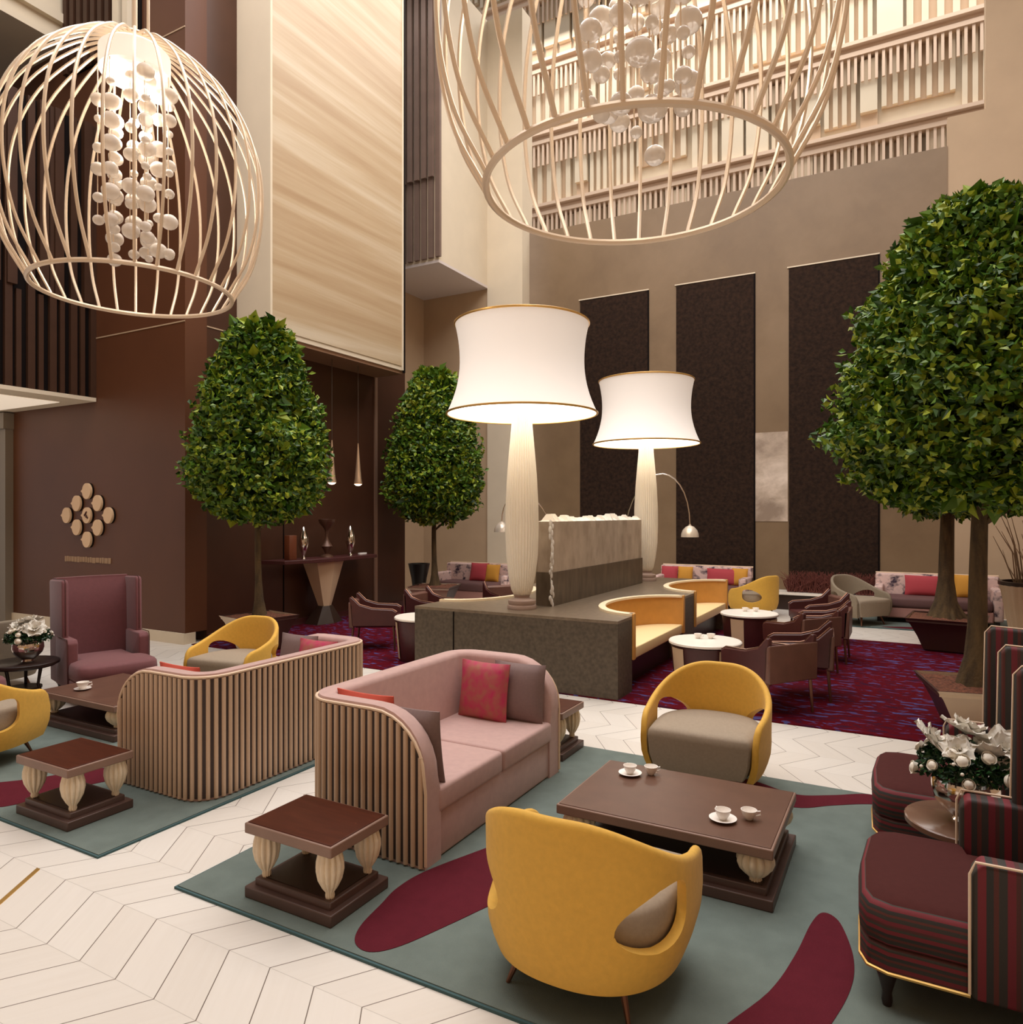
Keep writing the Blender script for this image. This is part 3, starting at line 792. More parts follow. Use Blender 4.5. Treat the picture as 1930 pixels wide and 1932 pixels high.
# striped wing chairs on the right, maroon ones on the left
SR = [(0, (104, 24, 34)), (.17, (48, 43, 37)), (.34, (84, 36, 28)), (.45, (42, 39, 35)), (.60, (112, 28, 36)), (.78, (54, 49, 41)), (.90, (74, 32, 27))]
STRX = stripes('vertical striped cloth', 'X', .145, SR); STRZ = stripes('striped seat cloth', 'Z', .085, SR)
PLUM = mat('plain plum seat cloth', (74, 36, 33), 0.85, spec=.12, var=.05, scale=40)
WC = wing_chair('striped wing chair in the lower right corner, nearest the camera', (.335, 3.41, .016), PI, PLUM, STRX, STRZ, BLACKL, CREAMP, GOLD)
dup(WC, 'striped wing chair with tall side behind the large white bouquet', (.335, 4.68, .016), PI)
WM = wing_chair('maroon wing chair with tall back before the brown emblem wall', (-7.33, 4.50, 0), -.27, MAROON, MAROON, MAROON, BLACKL, MAROOND, MAROOND)
dup(WM, 'maroon wing chair cut off by the left edge, only seat front in view', (-7.66, 3.15, 0), 0)
round_side_table('round dark side table under the large white bouquet', (.24, 4.045, .016), .42, .25, mat('glossy brown round top', (120, 90, 72), .2))
bouquet('large bouquet of white flowers in a silver bowl at the right edge', (.25, 4.03, .436), 1.0, 3)
round_side_table('round dark side table beside the tall maroon wing chair', (-7.62, 3.86, 0), .45, .30, BLACKL)
bouquet('small white bouquet in a silver bowl in front of the maroon wing chair', (-7.56, 3.86, .45), .92, 5)
# cups
def cup(label, loc, rz, s=1.0):
    t = thing('coffee_cup', label, 'cup', loc, rz, None, s)
    MB().lathe([(.016, 0), (.02, .004), (.034, .028), (.041, .052), (.0385, .052), (.031, .026), (.012, .007)], 24).build('bowl', WHITE, t)
    MB().tube([(.036, 0, .042), (.056, 0, .044), (.058, 0, .026), (.034, 0, .018)], .0045, 6).build('handle', WHITE, t)
    return t
def saucer(label, loc, s=1.0):
    o = MB().lathe([(.025, 0), (.032, .003), (.066, .014), (.070, .017), (.066, .0175), (.03, .007), (.01, .006)], 28).build('saucer', WHITE)
    o.location = loc; o.scale = (s,) * 3
    return tag(o, label, 'saucer')
zt = .316
saucer('white saucer at the far left corner of the wide coffee table', (-1.47, 4.155, zt), 1.0); CUP = cup('white cup on the saucer at the far left of the coffee table', (-1.47, 4.155, zt + .007), 2.2)
dup(CUP, 'white cup without saucer at the far left of the coffee table', (-1.36, 4.22, zt), .6)
saucer('white saucer towards the near right of the wide coffee table', (-.83, 3.765, zt), 1.0)
dup(CUP, 'white cup on the saucer at the near right of the coffee table', (-.83, 3.765, zt + .007), 2.4)
dup(CUP, 'white cup without saucer at the near right of the coffee table', (-.715, 3.845, zt), .4)
saucer('white saucer on the coffee table behind the turned away sofa', (-6.5, 3.78, zt))
dup(CUP, 'white cup on the coffee table behind the turned away sofa', (-6.5, 3.78, zt + .007), 1.0, scale=1.25)

# ================================================================== STONE ISLAND WITH BOOTHS
XR, XL, XC = -2.56, -5.10, -3.83
def halfell(yc, rx, ry, n=24): return [(rx * math.sin(PI * i / n), yc - ry * math.cos(PI * i / n)) for i in range(n + 1)]   # (depth, y)
poly = [(XL, 6.87), (XR, 6.87)]
BO = [(8.31, .66, 1.01), (10.87, .66, 1.03)]
for yc, rx, ry in BO: poly += [(XR - d, y) for d, y in halfell(yc, rx, ry)]
poly += [(XR, 12.0), (XL, 12.0)]
poly += [(XL + d, y) for d, y in reversed(halfell(8.45, .62, 1.05))]
isl = thing('booth_island', 'long dark stone island with curved booth seats and two giant lamps on top', 'counter', (XC, 9.4, .012))
lp = [(x - XC, y - 9.4) for x, y in poly]
MB().prism(lp, 0.0, .77).build('stone_body', PLATST, isl, smooth=False)
MB().prism(lp, .77, .80).build('stone_top', PLATTOP, isl, smooth=False)
MB().box(-4.55 - XC - .006, -4.55 - XC + .006, 6.862 - 9.4, 6.87 - 9.4, 0, .77).build('panel_joint', SLATB, isl, smooth=False)
def booth(label, yc, rx, ry, x0, sgn):
    t = thing('curved_booth', label, 'booth', (x0, yc, .012))
    def P(d, y): return (-sgn * d, y - yc)
    he = halfell(yc, rx, ry)
    def band(k0, k1, z0, z1):
        rows = [[(*P(d * k0, yc + (y - yc) * k0), z0), (*P(d * k0, yc + (y - yc) * k0), z1), (*P(d * k1, yc + (y - yc) * k1), z1), (*P(d * k1, yc + (y - yc) * k1), z0)] for d, y in he]
        return MB().grid(rows, cu=True, cap=True)
    band(.998, .93, .40, .80).build('backrest', BOOTHB, t, ang=50)
    band(1.02, .91, .80, .825).build('rim', RIM, t, ang=50)
    for s in (-1, 1):   # upholstered edge posts at the two ends
        MB().box(*sorted((P(-.02, 0)[0], P(.05, 0)[0])), *sorted((s * ry * .93, s * ry * 1.0)), .33, .825).build('end_post', BOOTHB, t, bevel=.008)
    sp = [P(d * .925, yc + (y - yc) * .925) for d, y in he]
    MB().prism(sp, .33, .45).build('seat', BOOTHS, t, bevel=.012, seg=3)
    k = .92
    MB().prism([P(max(.14, d * .9) if True else 0, yc + (y - yc) * k) for d, y in he if d * .9 > .1], 0, .33).build('toe_base', SHELF, t, smooth=False)
    return t
booth('curved ochre booth seat in the stone island, the nearer one', *BO[0], XR, 1)
booth('curved ochre booth seat in the stone island, the farther one', *BO[1], XR, 1)
booth('curved booth on the left side of the island, only its cream rim showing', 8.45, .62, 1.05, XL, -1)
# water wall along the island
ww = thing('water_feature', 'frosted water wall on a stone base between the giant lamps', 'partition', (-3.755, 9.25, .812))
MB().box(-.105, .105, -1.65, 1.65, 0, .40).build('stone_base', mat('wet stone base', (112, 98, 80), .35, rgb2=(78, 66, 52), scale=9, stretch=(1, 1, .3)), ww, smooth=False)
FROST = mat('frosted water sheet', (196, 180, 160), .45, rgb2=(160, 142, 122), scale=7, stretch=(1, .8, .5))
MB().box(-.09, .09, -1.64, 1.64, .40, 1.0).build('water_sheet', FROST, ww, smooth=False)
m = MB(); rn = random.Random(4); y = -1.64
while y < 1.64:
    h = rn.uniform(.01, .05) if rn.random() < .8 else rn.uniform(.05, .10)
    w = rn.uniform(.03, .08)
    m.add([(-.09, y, 1.0), (-.09, y + w, 1.0), (.09, y + w, 1.0), (.09, y, 1.0), (-.03, y + w / 2, 1.0 + h), (.03, y + w / 2, 1.0 + h)], [(0, 1, 4), (3, 5, 2), (1, 2, 5, 4), (0, 4, 5, 3)])
    y += w * .8
m.build('water_crest', mat('water spray', (232, 222, 206), .5), ww, smooth=False)
m = MB()
for k in range(26):
    z = 1.0 * k / 26; m.ell((.10 + rn.uniform(-.015, .015), -1.65 + rn.uniform(-.02, .02), z + .02), (.012 + .012 * rn.random(), .016, .03 + .02 * rn.random()), 8, 6)
m.build('water_edge', mat('splashing water', (225, 220, 212), .2), ww)
# giant lamps
SHADE = emis('lit lamp shade', (255, 240, 228), .30, (250, 244, 236)); SHADEIN = emis('lit shade inside', (255, 246, 232), 5.0)
def giant_lamp(label, loc):
    t = thing('giant_lamp', label, 'lamp', loc)
    MB().lathe([(.165, 0), (.17, .02), (.165, .045), (.15, .05), (.16, .07), (.158, .10), (.12, .11), (.085, .13), (.09, .15), (.1, .16)], 36).build('foot', mat('pale stone foot', (170, 146, 132), .4), t)
    MB().lathe([(.085, .15), (.12, .22), (.15, .38), (.178, .62), (.187, .92), (.183, 1.2), (.165, 1.55), (.14, 1.85), (.118, 2.1), (.115, 2.28)], 128, flutes=32, amp=.10).build('fluted_column', IVORYC, t, ang=80)
    prof = []
    for i in range(17):
        u = i / 16; z = 2.24 + 1.03 * u
        r = .70 + .155 * ((1 - u) ** 2 if u < .5 else 0) * 4 * (.5 - min(u, .5)) ** 1 * .5
        prof.append((u, z))
    def rad(u):
        return .715 + (.15 * ((.58 - u) / .58) ** 2 if u < .58 else .055 * ((u - .58) / .42) ** 2)
    P = [(rad(u), z) for u, z in prof]
    MB().lathe(P + [(r - .012, z) for r, z in reversed(P)], 64, cap=False).grid([[(P[0][0] * math.cos(2 * PI * j / 64), P[0][0] * math.sin(2 * PI * j / 64), P[0][1]) for j in range(64)], [((P[0][0] - .012) * math.cos(2 * PI * j / 64), (P[0][0] - .012) * math.sin(2 * PI * j / 64), P[0][1]) for j in range(64)]], cu=True).build('lamp_shade', SHADE, t, ang=60)
    for u in (0, 1):
        r = rad(u); z = 2.24 + 1.03 * u
        MB().tube([(r * math.cos(2 * PI * j / 64), r * math.sin(2 * PI * j / 64), z) for j in range(64)], .013, 6, closed=True).build('shade_rim', GOLD, t)
    MB().lathe([(.70, 2.30), (.70, 2.305)], 48).build('diffuser', SHADEIN, t)
    return t
giant_lamp('giant table lamp with fluted ivory column, the nearer and larger one', (-3.88, 7.28, .812))
giant_lamp('giant table lamp with fluted ivory column, the farther and smaller one', (-3.74, 11.35, .812))
# ================================================================== CAFE TABLES AND CHAIRS
def cafe_table(label, loc):
    t = thing('cafe_table', label, 'table', loc)
    MB().lathe([(.365, .525), (.375, .53), (.375, .55), (.365, .56)], 48).build('table_top', WHITETOP, t)
    MB().lathe([(.30, .0), (.31, .02), (.35, .46), (.355, .515)], 28).build('drum_base', MAROOND, t)
    for k in range(4):
        a = PI / 2 * k + .9
        rows = [[((.318 + .044 * z / .5) * math.cos(a + d), (.318 + .044 * z / .5) * math.sin(a + d), z) for d in (-.26, -.13, 0, .13, .26)] for z in (.03, .5)]
        MB().grid(rows).build('pale_panel', TANP, t)
    return t
CTB = cafe_table('round white cafe table at the nearer booth seat', (-1.86, 7.6, .012))
dup(CTB, 'round white cafe table at the farther booth seat', (-1.86, 10.02, .012), .4)
dup(CTB, 'round white cafe table half hidden left of the stone island', (-5.52, 7.62, .012), -1.7)
def cafe_chair(label, loc, rz):
    t = thing('cafe_chair', label, 'chair', loc, rz, None, 1.13)
    W = .27
    sidep = [(-.30, .30), (.24, .30), (.25, .47), (.20, .50), (-.05, .515), (-.20, .56), (-.30, .66), (-.325, .655)]
    for s in (-1, 1):
        MB().wallprism(sidep, 'Y', *sorted((s * W, s * (W - .045)))).build('side_panel', MAROOND, t, bevel=.01)
        MB().tube([(x, s * (W - .022), z + .004) for x, z in sidep[2:7]], .011, 6).build('trim', BRONZE, t)
    MB().wallprism([(-.33, .28), (-.27, .28), (-.28, .58), (-.335, .60)], 'Y', -W, W).build('backrest', BROWNL, t, bevel=.012)
    MB().box(-.27, .25, -W + .045, W - .045, .28, .40).build('seat', MAROOND, t, bevel=.02, seg=3)
    for sx, sy in ((-.28, 1), (-.28, -1), (.21, 1), (.21, -1)):
        MB().tube([(sx, sy * (W - .035), .30), (sx * 1.08, sy * (W - .03), 0)], [.016, .011], 8).build('leg', BRONZE, t)
    return t
CC = cafe_chair('brown leather cafe chair at the nearer white table, back towards the camera', (-1.22, 7.35, .012), 2.5)
dup(CC, 'brown leather cafe chair right of the nearer white table, darker side showing', (-1.03, 8.05, .012), PI + .1)
dup(CC, 'brown leather cafe chair third from the camera in the row by the booths', (-1.15, 9.3, .012), 2.5)
dup(CC, 'brown leather cafe chair right of the farther white table', (-1.0, 10.15, .012), PI)
dup(CC, 'brown leather cafe chair at the back edge of the maroon carpet', (-1.18, 11.45, .012), -2.6)
dup(CC, 'brown leather cafe chair left of the island, nearest the console table', (-6.55, 7.98, .012), .55)
dup(CC, 'brown leather cafe chair left of the island, beside the small far tree', (-6.3, 9.0, .012), 0)
dup(CC, 'brown leather cafe chair just behind the left booth rim', (-5.8, 10.4, .012), -.6)
dup(CUP, 'white cup on the nearer round cafe table, left of the pair', (-1.95, 7.66, .572), .3)
dup(CUP, 'white cup on the nearer round cafe table, right of the pair', (-1.83, 7.72, .572), .9)
dup(CUP, 'white cup on the farther round cafe table, left of the pair', (-1.93, 10.1, .572), .3)
dup(CUP, 'white cup on the farther round cafe table, right of the pair', (-1.80, 10.15, .572), .9)

# ================================================================== TREES
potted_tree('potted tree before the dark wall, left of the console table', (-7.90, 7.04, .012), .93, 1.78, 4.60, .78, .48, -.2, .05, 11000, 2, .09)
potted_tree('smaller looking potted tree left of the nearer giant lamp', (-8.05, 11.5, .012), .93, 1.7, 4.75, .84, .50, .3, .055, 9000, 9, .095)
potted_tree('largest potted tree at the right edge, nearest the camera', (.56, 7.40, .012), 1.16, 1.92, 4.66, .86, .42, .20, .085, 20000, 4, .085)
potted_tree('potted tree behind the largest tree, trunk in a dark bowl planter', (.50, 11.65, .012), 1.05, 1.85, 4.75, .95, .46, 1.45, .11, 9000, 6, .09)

# ================================================================== CONSOLE, PENDANTS, EMBLEM
cn = thing('console_table', 'dark console shelf on a tapered ivory pedestal against the brown wall', 'console', (-8.86, 9.35, 0))
MB().prism([(-.28, -1.18), (.20, -1.12), (.30, -.5), (.30, .5), (.20, 1.15), (-.28, 1.2)], 1.09, 1.15).build('table_top', MAROOND, cn, bevel=.006)
def taper(z0, z1, w0, w1, d0, d1):
    rows = [[(-d, -w, z), (d * .55, -w, z), (d, 0, z), (d * .55, w, z), (-d, w, z)] for z, w, d in ((z0, w0, d0), (z1, w1, d1))]
    return MB().grid(rows, cu=True, cap=True)
taper(.30, 1.09, .09, .33, .08, .22).build('pedestal', TANP, cn, smooth=False)
taper(.0, .31, .32, .12, .2, .09).build('foot', SHELF, cn, smooth=False)
def lathe_thing(name, label, cat, prof, m, loc, seg=24):
    o = MB().lathe(prof, seg).build(name, m); o.location = loc; return tag(o, label, cat)
VP = [(.035, 0), (.03, .03), (.02, .05), (.05, .12), (.085, .24), (.075, .36), (.045, .46), (.015, .53), (.005, .54)]
lathe_thing('metal_vase', 'tall silver vase on the left part of the console', 'vase', VP, SILVER, (-8.83, 8.80, 1.15))
lathe_thing('metal_vase', 'tall silver vase on the right part of the console', 'vase', VP, SILVER, (-8.83, 9.95, 1.15))
lathe_thing('goblet', 'dark goblet shaped ornament between the two silver vases', 'ornament', [(.11, 0), (.10, .03), (.03, .06), (.05, .12), (.10, .19), (.05, .27), (.025, .34), (.03, .45), (.05, .5), (.13, .60), (.145, .66), (.13, .66), (.05, .56)], mat('dark bronze ornament', (96, 66, 50), .35, metal=.3), (-8.86, 9.38, 1.15))
o = Bx('wooden_box', mat('red brown box', (112, 58, 32), .4), -.06, .06, -.08, .08, 0, .40, bevel=.006); o.location = (-8.84, 8.52, 1.15); tag(o, 'upright red brown box at the left end of the console', 'box')
o = Bx('small_box', WHITE, -.03, .03, -.09, .09, 0, .035, bevel=.004); o.location = (-8.83, 10.28, 1.15); tag(o, 'little white box on the right end of the console', 'box')
def pendant(label, loc, z1):
    t = thing('pendant_lamp', label, 'lamp', loc)
    MB().lathe([(.075, 0), (.078, .012), (.06, .10), (.04, .33), (.018, .62), (.008, .74)], 24).build('cone_shade', mat('warm brass cone', (220, 186, 152), .3, metal=.6), t)
    MB().lathe([(.072, -.004), (.04, -.03), (.01, -.036)], 20).build('bulb', emis('pendant bulb', (255, 235, 205), 3.0), t)
    MB().tube([(0, 0, .72), (0, 0, z1 - loc[2])], .006, 6).build('cord', CORD, t)
    return t
pendant('cone pendant lamp over the console, the left one', (-8.76, 9.40, 2.45), 4.60)
pendant('cone pendant lamp over the console, the right one', (-8.76, 10.08, 2.45), 4.60)
# emblem of nine petal discs
em = thing('wall_emblem', 'diamond shaped emblem of nine pale petal discs on the brown wall', 'emblem', (-11.57, 6.83, 1.88))
for i in range(3):
    for j in range(3):
        cx, cz = (i - j) * .285, (2 - i - j) * .17 * 1.15
        pts = []
        for k in range(28):
            a = 2 * PI * k / 28 + PI
            pts.append((cx + .112 * math.cos(a), cz + .128 * math.sin(a)))
        pts[0] = (cx - .15, cz)
        MB().wallprism(pts, 'Y', -.05, -.012).build('petal_disc', mat('pale gold disc', (222, 186, 146), .45) if (i, j) == (0, 0) else bpy.data.materials['pale gold disc'], em, smooth=False)
        q = [(u * 1.0 + .03, v) for u, v in pts]
        MB().wallprism(q, 'Y', -.012, 0).build('disc_shadow', SLATB, em, smooth=False)  # drop shadow of the disc, a near-black copy shifted sideways
MB().tube([(.06 * math.sin(u * .55) * (1 - u / 22), -.054, .02 * math.cos(u) + .05 * (u - 7) / 7 * .9) for u in range(15)], .012, 6).build('centre_motif', WALNUT, em)
lt = thing('sign_lettering', 'row of small blurred pale letters under the petal emblem', 'sign', (-11.62, 6.83, 1.16))
rn = random.Random(8); x = -.62
LM = mat('faded pale letter', (160, 130, 102), .6, spec=.2)
while x < .60:   # too small to read in the photograph: soft, worn strokes only
    w = rn.choice((.05, .07, .09)); m = MB(); u = x
    m.box(x, x + w, -.012, 0, -.05 + rn.uniform(0, .012), .05 - rn.uniform(0, .012))
    m.build('letter', LM, lt, bevel=.006)
    x += w + .012
# ================================================================== CHANDELIERS
def light(kind, name, loc, energy, color=(1, .88, .72), size=1.0, rot=(0, 0, 0), **k):
    d = bpy.data.lights.new(name, kind); d.energy = energy; d.color = color
    if kind == 'AREA': d.shape = 'RECTANGLE'; d.size = size; d.size_y = k.get('sy', size)
    elif kind == 'SPOT': d.spot_size = k.get('spot', 1.0); d.spot_blend = .8; d.shadow_soft_size = size
    else: d.shadow_soft_size = size
    o = bpy.data.objects.new(name, d); C.objects.link(o); o.location = loc; o.rotation_euler = rot
    return o
def chandelier(label, loc, ztop, seed, rz=0, k_=1.0):
    t = thing('cage_chandelier', label, 'chandelier', loc, rz, None, k_)
    pr = catmull_open([(.75, 0), (.925, .34), (1.0, .78), (.955, 1.24), (.76, 1.64), (.43, 1.94), (.16, 2.07)], 6)
    for k in range(32):
        a = 2 * PI * k / 32
        MB().tube([(r * math.cos(a), r * math.sin(a), z) for r, z in pr], .0125, 6).build('cage_rib', CHAMP, t)
    MB().tube([(.75 * math.cos(2 * PI * j / 72), .75 * math.sin(2 * PI * j / 72), 0) for j in range(72)], .019, 8, closed=True).build('bottom_ring', CHAMP, t)
    MB().tube([(.16 * math.cos(2 * PI * j / 30), .16 * math.sin(2 * PI * j / 30), 2.07) for j in range(30)], .02, 8, closed=True).build('top_ring', CHAMP, t)
    MB().lathe([(.05, 2.02), (.24, 2.0), (.27, 1.97), (.27, 1.80), (.25, 1.78)], 36).build('light_drum', emis('chandelier drum', (255, 240, 224), .55), t)
    rn = random.Random(seed)
    ball = MB().ell((0, 0, 0), (1, 1, 1), 16, 10).build('glass_ball', bpy.data.materials.get('blown glass') or glassmat(), None)
    first = True
    for k in range(14):
        a = 2 * PI * k / 14 + rn.uniform(-.15, .15); R = .27 if k % 2 else .17
        zb = rn.uniform(.25, .55)
        st = MB().tube([(R * math.cos(a), R * math.sin(a), 1.79), (R * math.cos(a), R * math.sin(a), zb)], .004, 5).build('strand', CHAMP, t)
        z = zb
        for q in range(7):
            o = ball if first else ball.copy()
            if not first: C.objects.link(o)
            first = False
            o.parent = st; r = rn.choice((.034, .045, .058, .07)); o.scale = (r, r, r * .9); o.location = (R * math.cos(a) + .012, R * math.sin(a), z)
            z += rn.uniform(.14, .28)
            if z > 1.75: break
    lo = light('POINT', 'chandelier_bulb', (0, 0, 1.45), 45, (1, .93, .84), .10); lo.parent = t
    MB().tube([(0, 0, 2.10), (0, 0, ztop - loc[2])], .018, 8).build('stem', CHAMP, t)
    for s in (-1, 1): MB().tube([(.10 * s, .05, 2.15), (.10 * s, .05, ztop - loc[2])], .012, 6).build('suspension_rod', CHAMP, t)
    return t
def catmull_open(pts, n):
    P = [tuple(2 * a - b for a, b in zip(pts[0], pts[1]))] + pts + [tuple(2 * a - b for a, b in zip(pts[-1], pts[-2]))]
    out = []
    for i in range(1, len(P) - 2):
        p0, p1, p2, p3 = (Vector(P[i + k - 1]) for k in range(4))
        for j in range(n):
            u = j / n
            out.append(tuple(0.5 * ((2 * p1) + (-p0 + p2) * u + (2 * p0 - 5 * p1 + 4 * p2 - p3) * u * u + (-p0 + 3 * p1 - 3 * p2 + p3) * u ** 3)))
    out.append(pts[-1]); return out
def glassmat():
    m, nt, b = newmat('blown glass'); b.inputs['Base Color'].default_value = col(250, 240, 228); b.inputs['Roughness'].default_value = .08
    b.inputs['Transmission Weight'].default_value = .25; b.inputs['IOR'].default_value = 1.3
    return m
def world(d, l): return (-d * .48315 + l * .87554, d * .87554 + l * .48315)
chandelier('cage chandelier in the upper left, whole globe in view', (*world(5.95, -3.13), 3.75), 14, 3)
chandelier('cage chandelier at the top centre, cut off by the upper edge', (*world(4.02, .68), 3.74), 14, 5, .09, 1.1)

# ================================================================== FAR SEATING
PAT = veined('dark and pink patterned cloth', (62, 46, 62), (222, 190, 180), (216, 184, 176), (7, 7, 9), (0, 0, .4), .8)
ROSE = mat('rose cushion', (176, 62, 70), .8); AMBER = mat('amber cushion', (206, 146, 50), .8); PLUMC = mat('plum seat', (104, 72, 70), .8)
def far_sofa(label, loc, rz, L=1.0):
    t = thing('banquette_sofa', label, 'sofa', loc, rz)
    MB().box(-L, L, .22, .42, .1, .80).build('backrest', PAT, t, bevel=.03, seg=3)
    for s in (-1, 1): MB().box(*sorted((s * L, s * (L - .14))), -.40, .40, .1, .62).build('arm', PAT, t, bevel=.03, seg=3)
    MB().box(-L + .14, L - .14, -.42, .24, .08, .26).build('seat_base', mat('pink patterned base', (176, 128, 118), .8), t, bevel=.02)
    MB().box(-L + .15, L - .15, -.44, .22, .26, .44).build('seat_cushion', PLUMC, t, bevel=.05, seg=3)
    MB().tube([(-L, .40, .805), (L, .40, .805)], .014, 6).build('piping', CREAMP, t)
    for sx in (-1, 1):
        for sy in (-.34, .36): MB().box(sx * (L - .08) - .03, sx * (L - .08) + .03, sy - .03, sy + .03, 0, .1).build('leg', BLACKL, t, smooth=False)
    return t
FS = far_sofa('distant patterned sofa with rose cushion right of the grey lounge chair', (.45, 14.55, .016), 0, .95)
dup(FS, 'distant patterned sofa with many cushions behind the farther booth', (-3.72, 14.95, 0), 0, scale=1.0)
dup(FS, 'distant patterned sofa left of the nearer lamp column, under the beige wall', (-8.2, 13.3, 0), 0)
dup(FS, 'patterned sofa at the far right, behind the largest tree trunk', (2.2, 13.4, 0), -PI / 2 + .3)
def fp(label, m, x, y, w=.46, h=.40, rz=-PI / 2, z=.44, tilt=-.25):
    return pillow('throw_cushion', label, w, h, .13, m, (x, y, z), (0, tilt, rz))
fp('rose cushion on the distant sofa beside the grey lounge chair', ROSE, .28, 14.63, .62, .36, z=.456)
fp('amber cushion on the distant sofa beside the grey lounge chair', AMBER, .95, 14.63, z=.456)
fp('rose lumbar cushion on the right half of the sofa behind the booths', ROSE, -3.30, 15.00, .70, .34)
fp('rose cushion at the left end of the sofa behind the booths', ROSE, -4.44, 15.00, .36, .36)
fp('amber cushion next to the left rose cushion behind the booths', AMBER, -4.10, 15.00, .32, .36)
fp('amber cushion at the right end of the sofa behind the booths', AMBER, -2.98, 15.00, .32, .36)
fp('rose cushion on the distant left sofa', ROSE, -8.2, 13.35, .46, .40)
fp('amber cushion on the distant left sofa', AMBER, -7.85, 13.33, .34, .38)
fp('rose cushion on the sofa behind the largest tree trunk', ROSE, 2.06, 13.36, .46, .38, rz=-PI + .3)
def arc_lamp(label, base, head, top, seedz):
    t = thing('arc_lamp', label, 'lamp', (base[0], base[1], 0))
    hx, hy, hz = head[0] - base[0], head[1] - base[1], head[2]
    MB().lathe([(.15, 0), (.15, .06), (.13, .07)], 24).build('base', SILVER, t)
    path = [(0, 0, .05), (0, 0, .8)]
    for i in range(17):
        a = PI * i / 16; u = (1 - math.cos(a)) / 2
        z0 = 1.3 + (hz + .22 - 1.3) * u
        path.append((hx * u, hy * u, z0 + (top - max(1.3, hz)) * math.sin(a)))
    MB().tube(path, .013, 8).build('arc', SILVER, t)
    MB().lathe([(.165, 0), (.16, .06), (.135, .13), (.08, .19), (.02, .22), (.02, .24)], 28).build('dome_shade', mat('pale dome', (232, 216, 196), .25, metal=.3), t, loc=(hx, hy, hz))
    return t
arc_lamp('arc floor lamp with pale dome beside the farther giant lamp', (-4.75, 13.05, 0), (-3.55, 13.35, 1.47), 2.62, 0)
arc_lamp('arc floor lamp with pale dome left of the nearer giant lamp', (-6.5, 13.6, 0), (-7.55, 13.25, 1.52), 2.3, 0)
# ribbed planter with dry branches on the far right
rp_ = thing('ribbed_planter', 'tall ribbed beige planter with dry branches at the right edge', 'planter', (1.62, 12.6, 0))
MB().lathe([(.26, 0), (.28, .03), (.42, .86), (.44, .88), (.40, .88), (.38, .82)], 72, flutes=24, amp=.06).build('pot', TANP, rp_, ang=70)
MB().lathe([(.425, .87), (.45, .88), (.45, .93), (.40, .93), (.40, .88)], 48).build('dark_rim', SHELF, rp_)
m = MB(); rn = random.Random(11)
for k in range(60):
    a = rn.uniform(0, 2 * PI); r = rn.uniform(0, .3); h = rn.uniform(.5, 1.2)
    m.tube([(r * math.cos(a), r * math.sin(a), .8), (r * 1.5 * math.cos(a + .3), r * 1.5 * math.sin(a + .3), .8 + h * .6), (r * 2.2 * math.cos(a + .1), r * 2.2 * math.sin(a + .1), .8 + h)], [.01, .008, .004], 5)
m.build('dry_branches', DRY, rp_)['kind'] = 'stuff'
lathe_thing('floor_vase', 'dark tapered floor vase behind the small far tree, by the alcove', 'vase', [(.10, 0), (.11, .02), (.17, .5), (.24, .82), (.22, .82), (.15, .5), (.05, .1)], mat('black vase', (34, 30, 28), .4), (-9.35, 12.75, 0))
# low reddish scrub along the foot of the dark panels
m = MB(); rn = random.Random(12)
for k in range(900):
    x = rn.uniform(-2.08, -.5); y = rn.uniform(15.12, 15.38); z = .36
    m.tube([(x, y, z), (x + rn.gauss(0, .06), y + rn.gauss(0, .03), z + rn.uniform(.08, .22)), (x + rn.gauss(0, .12), y + rn.gauss(0, .05), z + rn.uniform(.18, .42))], [.007, .006, .003], 4)
o = m.build('scrub_plants', mat('reddish dry scrub', (112, 58, 48), .9), None, smooth=False); o['kind'] = 'stuff'
tag(o, 'low reddish dry scrub along the foot of the dark wall panel', 'plants')

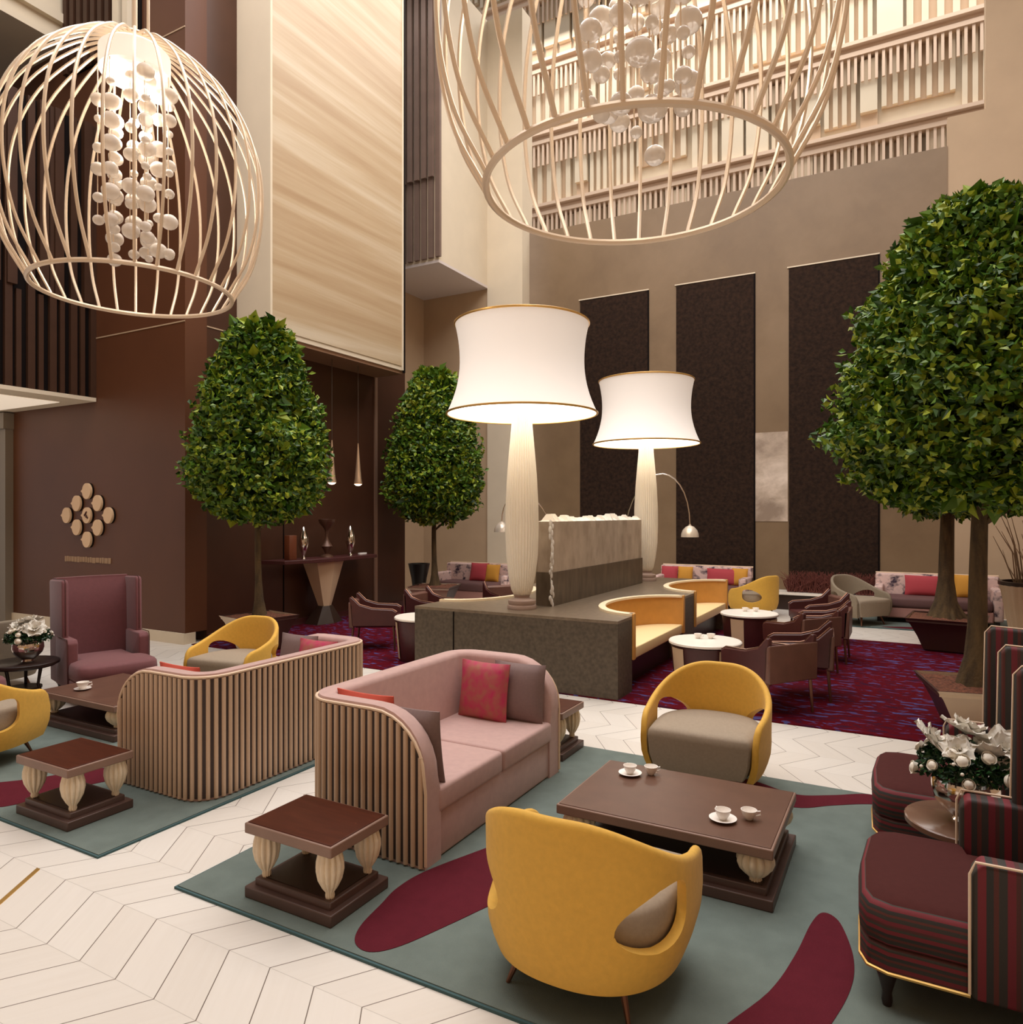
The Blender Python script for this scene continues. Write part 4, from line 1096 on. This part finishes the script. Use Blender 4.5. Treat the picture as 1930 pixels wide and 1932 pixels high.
# repeats carry their group
GR = {'tub_armchair': 'tub armchairs around the coffee tables', 'side_table': 'low side tables with vase legs', 'coffee_table': 'low coffee tables with vase legs', 'sofa': 'fluted pink sofas', 'throw_cushion': 'throw cushions on the sofas', 'wing_chair': 'tall wing chairs', 'coffee_cup': 'white coffee cups', 'saucer': 'white saucers', 'cafe_table': 'round white cafe tables', 'cafe_chair': 'brown leather cafe chairs', 'potted_tree': 'potted trees', 'giant_lamp': 'giant table lamps', 'curved_booth': 'curved booth seats', 'pendant_lamp': 'cone pendants over the console', 'cage_chandelier': 'cage chandeliers', 'banquette_sofa': 'distant patterned sofas', 'arc_lamp': 'arc floor lamps', 'area_rug': 'teal rugs with petals', 'flower_arrangement': 'white bouquets', 'metal_vase': 'silver vases on the console', 'round_side_table': 'round dark side tables'}
for o in C.objects:
    if o.parent is None and o.name.split('.')[0] in GR: o['group'] = GR[o.name.split('.')[0]]

# ================================================================== LIGHT AND CAMERA
w = bpy.data.worlds.new('World'); bpy.context.scene.world = w; w.use_nodes = True
bg = w.node_tree.nodes['Background']; bg.inputs[0].default_value = (1.0, .965, .955, 1); bg.inputs[1].default_value = .53
light('AREA', 'overhead_fill', (-4, 6, 13.5), 2250, (1, .96, .95), 12, (0, 0, 0), sy=12)  # added area fill above the hall, its source unseen
light('AREA', 'facade_fill', (-4, 19, 18), 1500, (1, .95, .90), 16, (0, 0, 0), sy=5)  # added area lamp that brightens the upper facade
light('POINT', 'giant_lamp_bulb', (-3.88, 7.28, 3.55), 60, (1, .86, .68), .15)
light('POINT', 'giant_lamp_bulb', (-3.74, 11.35, 3.55), 60, (1, .86, .68), .15)
sc = bpy.context.scene
cam = bpy.data.cameras.new('Camera'); co = bpy.data.objects.new('Camera', cam); C.objects.link(co); sc.camera = co
co.location = (0, 0, 1.9); co.rotation_euler = (PI / 2, 0, math.atan2(.48315, .87554))
cam.sensor_fit = 'HORIZONTAL'; cam.sensor_width = 36; cam.lens = 36 * 1350 / 1930; cam.shift_y = 4 / 1930; cam.clip_end = 200
vs = sc.view_settings; vs.view_transform = 'Standard'; vs.look = 'None'; vs.exposure = -0.15; vs.gamma = 1; vs.use_curve_mapping = False
